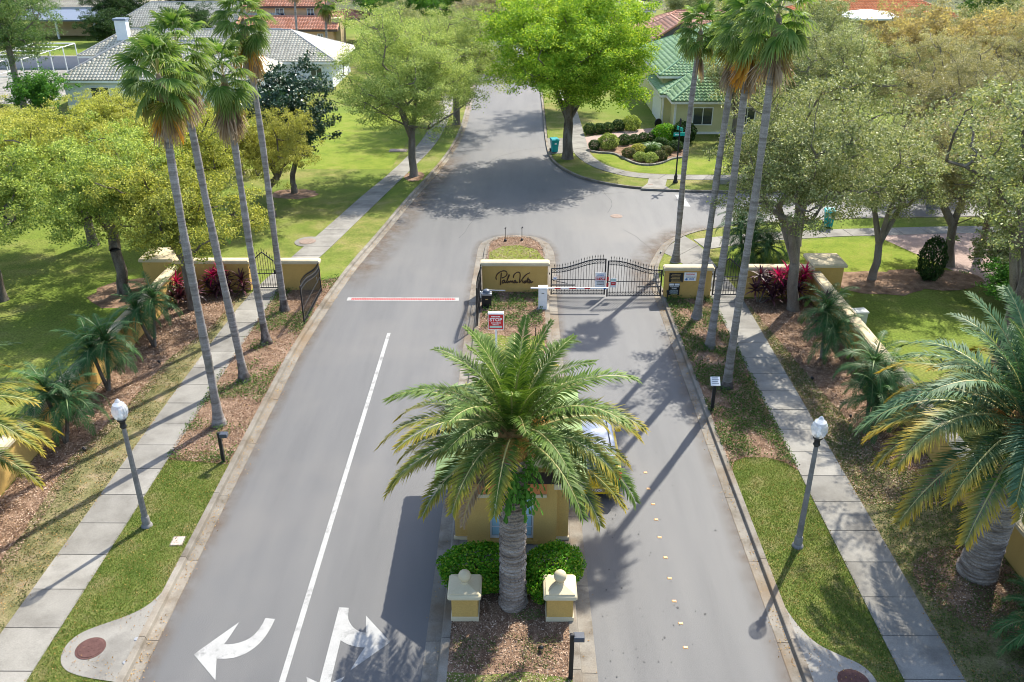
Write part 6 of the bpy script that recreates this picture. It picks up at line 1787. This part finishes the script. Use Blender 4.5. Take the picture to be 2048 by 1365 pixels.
cordyline(13.0, 37.1, [(-.35, .1, 1.45, 1), (.0, .15, 1.0, 1), (.45, .1, 1.4, 1), (.35, .0, 1.1, 1), (-.55, -.1, .8, 0), (.1, -.3, .7, 0), (-.2, -.5, .4, 0)], 'bright red cordyline clump by the right oak trunk', 6)
cordyline(13.55, 34.5, [(0, 0, 1.25, 0), (.1, -.3, 1.1, 0)], 'dark cordyline against the right side wall', 7)

# ================================================================== GROUND COVER AND LITTER (nobody could count these)
def scatter(name, poly, dens, kind, size, z, lm, seed, mask=None, label='', cat='ground cover', h=.1):
    g = np.random.default_rng(seed)
    xs = [p[0] for p in poly]; ys = [p[1] for p in poly]
    x0, x1, y0, y1 = min(xs), max(xs), max(min(ys), 12.5), max(ys)
    n = int((x1 - x0) * (y1 - y0) * dens)
    X = g.uniform(x0, x1, n); Y = g.uniform(y0, y1, n)
    k = inside(poly, X, Y)
    if mask is not None: k &= mask(X, Y, g)
    X, Y = X[k], Y[k]; n = len(X)
    if kind == 'blade':
        a = g.uniform(0, 2 * pi, n); H_ = h * g.uniform(.5, 1.3, n); w = size
        dx, dy = np.cos(a) * w, np.sin(a) * w
        lx, ly = g.normal(size=n) * H_ * .5, g.normal(size=n) * H_ * .5
        Z = np.full(n, z)
        V = np.stack([np.stack([X - dx, Y - dy, Z], 1), np.stack([X + dx, Y + dy, Z], 1), np.stack([X + lx, Y + ly, Z + H_], 1)], 1).reshape(-1, 3)
        F = np.arange(n * 3).reshape(n, 3)
    else:
        C = np.stack([X, Y, z + g.uniform(0, h, n)], 1)
        V, F = leaf_quads(C, size, size * (.55 if kind == 'leaf' else .35), g, 1.2 if kind == 'leaf' else 2.5)
    return tag(inst(name, np_mesh(name, V, F, lm)), label, cat, kind='stuff')
def msk(seed, sc_, thr): return lambda X, Y, g: blotch(X, Y, seed, sc_) + g.normal(size=len(X)) * .25 > thr
def not_in(poly): return lambda X, Y, g: ~inside(poly, X, Y)
scatter('turf', verge_l, 1700, 'blade', .010, ZL, L_BLADE, 1, not_in(padl), 'short turf on the left verge', 'grass', .045)
scatter('turf', verge_r, 1700, 'blade', .010, ZL, L_BLADE, 2, not_in(padr), 'short turf on the right verge', 'grass', .045)
scatter('low_cover', dry_l, 420, 'leaf', .055, ZL, L_COVERD, 3, lambda X, Y, g: msk(4, .5, -.45)(X, Y, g) & (X < -13.04), 'dry low ground cover beside the left pavement', h=.09)
scatter('low_cover', dry_r, 640, 'leaf', .055, ZL, leaf('mixed_cover_leaf', [(.05, .09, .02), (.09, .14, .035), (.16, .185, .065)], .3, clump=.4, scale=.8), 4, lambda X, Y, g: msk(5, .5, -.75)(X, Y, g) & (X > 10.76), 'dry low ground cover beside the right pavement', h=.09)
scatter('low_cover', bed_l_out, 420, 'leaf', .075, ZL, L_COVER, 5, msk(6, .34, .12), 'patchy green ground cover under the left fan palms', h=.20)
scatter('low_cover', bed_r_out, 620, 'leaf', .075, ZL, L_COVER, 6, lambda X, Y, g: msk(7, .34, -.35)(X, Y, g) & ~inside(verge_r, X, Y), 'green ground cover under the right fan palms', h=.20)
scatter('low_cover', [(-1.5, 33.9), (1.2, 34.2), (1.3, 37.8), (-1.5, 37.8)], 420, 'leaf', .085, ZS, L_COVER, 7, msk(9, .5, -.35), 'green ground cover before the name wall', h=.22)
scatter('low_cover', [(-1.55, 15.0), (1.3, 15.0), (1.3, 16.1), (-1.55, 16.1)], 420, 'leaf', .06, ZL + .02, L_COVERD, 8, msk(10, .8, -.1), 'dry low plants on the island front', h=.10)
scatter('moss', disc(.35, 16.85, .42, .22, 14, .2), 900, 'leaf', .035, ZL + .02, L_GREEN, 9, None, 'patch of moss at the foot of the central palm', h=.05)
for i, (p, d_, sz, lb) in enumerate([(bed_l_in, 420, .08, 'bark chips in the left wall bed'), (bed_l_out, 420, .075, 'bark chips under the left fan palms'), (bed_r_out, 300, .07, 'bark chips under the right fan palms'),
                                     (bed_r_in, 420, .08, 'bark chips in the right wall bed'), (ring_r, 480, .07, 'bark chips round the large right date palm'), (isl1, 620, .065, 'bark chips on the island front'), (isl_bed, 420, .07, 'bark chips on the island before the name wall')]):
    scatter('bark_chips', p, d_, 'chip', sz, (ZS if 'name wall' in lb else ZL) + .015, L_CHIP, 20 + i, None, lb, 'bark mulch', .03)
# fallen leaves: in the gutters, on the verges, on the dry strips
def along(line, d0, d1, y0, y1, n, seed, z=.02, size=.045, name='fallen_leaves', label=''):
    g = np.random.default_rng(seed)
    P = resample(line, step=.2); P = P[(P[:, 1] > y0) & (P[:, 1] < y1) & (P[:, 0] < 30)]
    i = g.integers(0, len(P) - 1, n); u = g.uniform(size=n)[:, None]
    Q = P[i] * (1 - u) + P[i + 1] * u
    T = unit(P[i + 1] - P[i]); N = np.stack([-T[:, 1], T[:, 0]], 1)
    o = d0 + (d1 - d0) * np.abs(g.normal(size=n)) * .6
    keep = blotch(Q[:, 0], Q[:, 1], seed, .25) + g.normal(size=n) * .5 > -.4
    C = np.concatenate([Q + N * o[:, None], np.full((n, 1), z) + g.uniform(0, .015, (n, 1))], 1)[keep]
    V, F = leaf_quads(C, size, size * .55, g, 2.5)
    return tag(inst(name, np_mesh(name, V, F, L_LITTER)), label, 'leaf litter', kind='stuff')
along(kl, -.05, -.34, 12, 78, 2600, 41, label='fallen leaves along the left gutter')
along(kr, .05, .34, 12, 49, 1400, 42, label='fallen leaves along the right gutter')
along(kf, .05, .5, 54, 90, 900, 43, label='fallen leaves along the far corner kerb')
along(isl, .05, .35, 12, 47, 350, 44, label='fallen leaves along the island gutters')
for i, (p, d_, lb) in enumerate([(verge_l, 60, 'fallen leaves scattered on the left verge'), (verge_r, 80, 'fallen leaves scattered on the right verge'), (dry_l, 130, 'fallen leaves on the left dry strip'), (dry_r, 110, 'fallen leaves on the right dry strip'),
                                 (bed_l_in, 40, 'fallen leaves on the left mulch'), (bed_r_in, 45, 'fallen leaves on the right mulch'), (bed_l_out, 35, 'fallen leaves under the left fan palms'), (bed_r_out, 30, 'fallen leaves under the right fan palms'), ([(-26, 34), (-17, 34), (-17, 50), (-26, 50)], 8, 'fallen leaves on the left lawn'), ([(14.5, 38), (22, 38), (22, 45), (14.5, 45)], 10, 'fallen leaves on the right lawn')]):
    scatter('fallen_leaves', p, d_, 'leaf', .042, ZL + .03, L_LITTER, 60 + i, msk(80 + i, .4, -.5), lb, 'leaf litter', .03)
# fine cracks in the asphalt
g = np.random.default_rng(31)
m_ = MB()
for (x, y, a, L) in [(5.6, 50.5, 1.3, 5), (6.2, 47.5, -.9, 4), (-3.2, 46.0, 1.5, 6), (1.5, 53.0, .3, 6), (-2.0, 62.0, 1.4, 8)]:
    P = [np.array([x, y])]
    for k in range(int(L / .25)):
        a += g.normal() * .10
        P.append(P[-1] + np.array([cos(a), sin(a)]) * .25)
    for p, q in zip(P[:-1], P[1:]):
        d = unit(q - p); n_ = np.array([-d[1], d[0]]) * g.uniform(.004, .010)
        m_.add([(*(p - n_), .0045), (*(p + n_), .0045), (*(q + n_), .0045), (*(q - n_), .0045)], [(3, 2, 1, 0)])
tag(m_.build('asphalt_cracks', surf('crack_tar', [(.03, .03, .03), (.05, .05, .05)], 4, .9)), 'fine cracks wandering across the asphalt', 'cracks', kind='stuff')
# tar and oil spots in the entry lane
g = np.random.default_rng(12)
V = []; F = []
for k in range(110):
    x, y, r = g.normal(3.3, 1.0), g.uniform(13, 27), abs(g.normal(0, .010)) + .008
    if not 2.15 < x < 6.2: continue
    b = len(V); c = (.012 + .00001 * k)
    for q in range(7): V.append((x + r * cos(q * .9) * g.uniform(.7, 1.2), y + r * 1.3 * sin(q * .9) * g.uniform(.7, 1.2), c))
    F.append([b + q for q in range(7)])
tag(inst('oil_spots', np_mesh('oil_spots', V, F, surf('tar_spot', [(.03, .03, .032), (.05, .05, .052)], 5, .6))), 'dark oil spots on the entry lane', 'stain', kind='stuff')
# anything without a material slot filled falls back to bark
for me in bpy.data.meshes:
    for i, m in enumerate(me.materials):
        if m is None: me.materials[i] = M['rachis'] if me.name.startswith('frond') else M['bark']
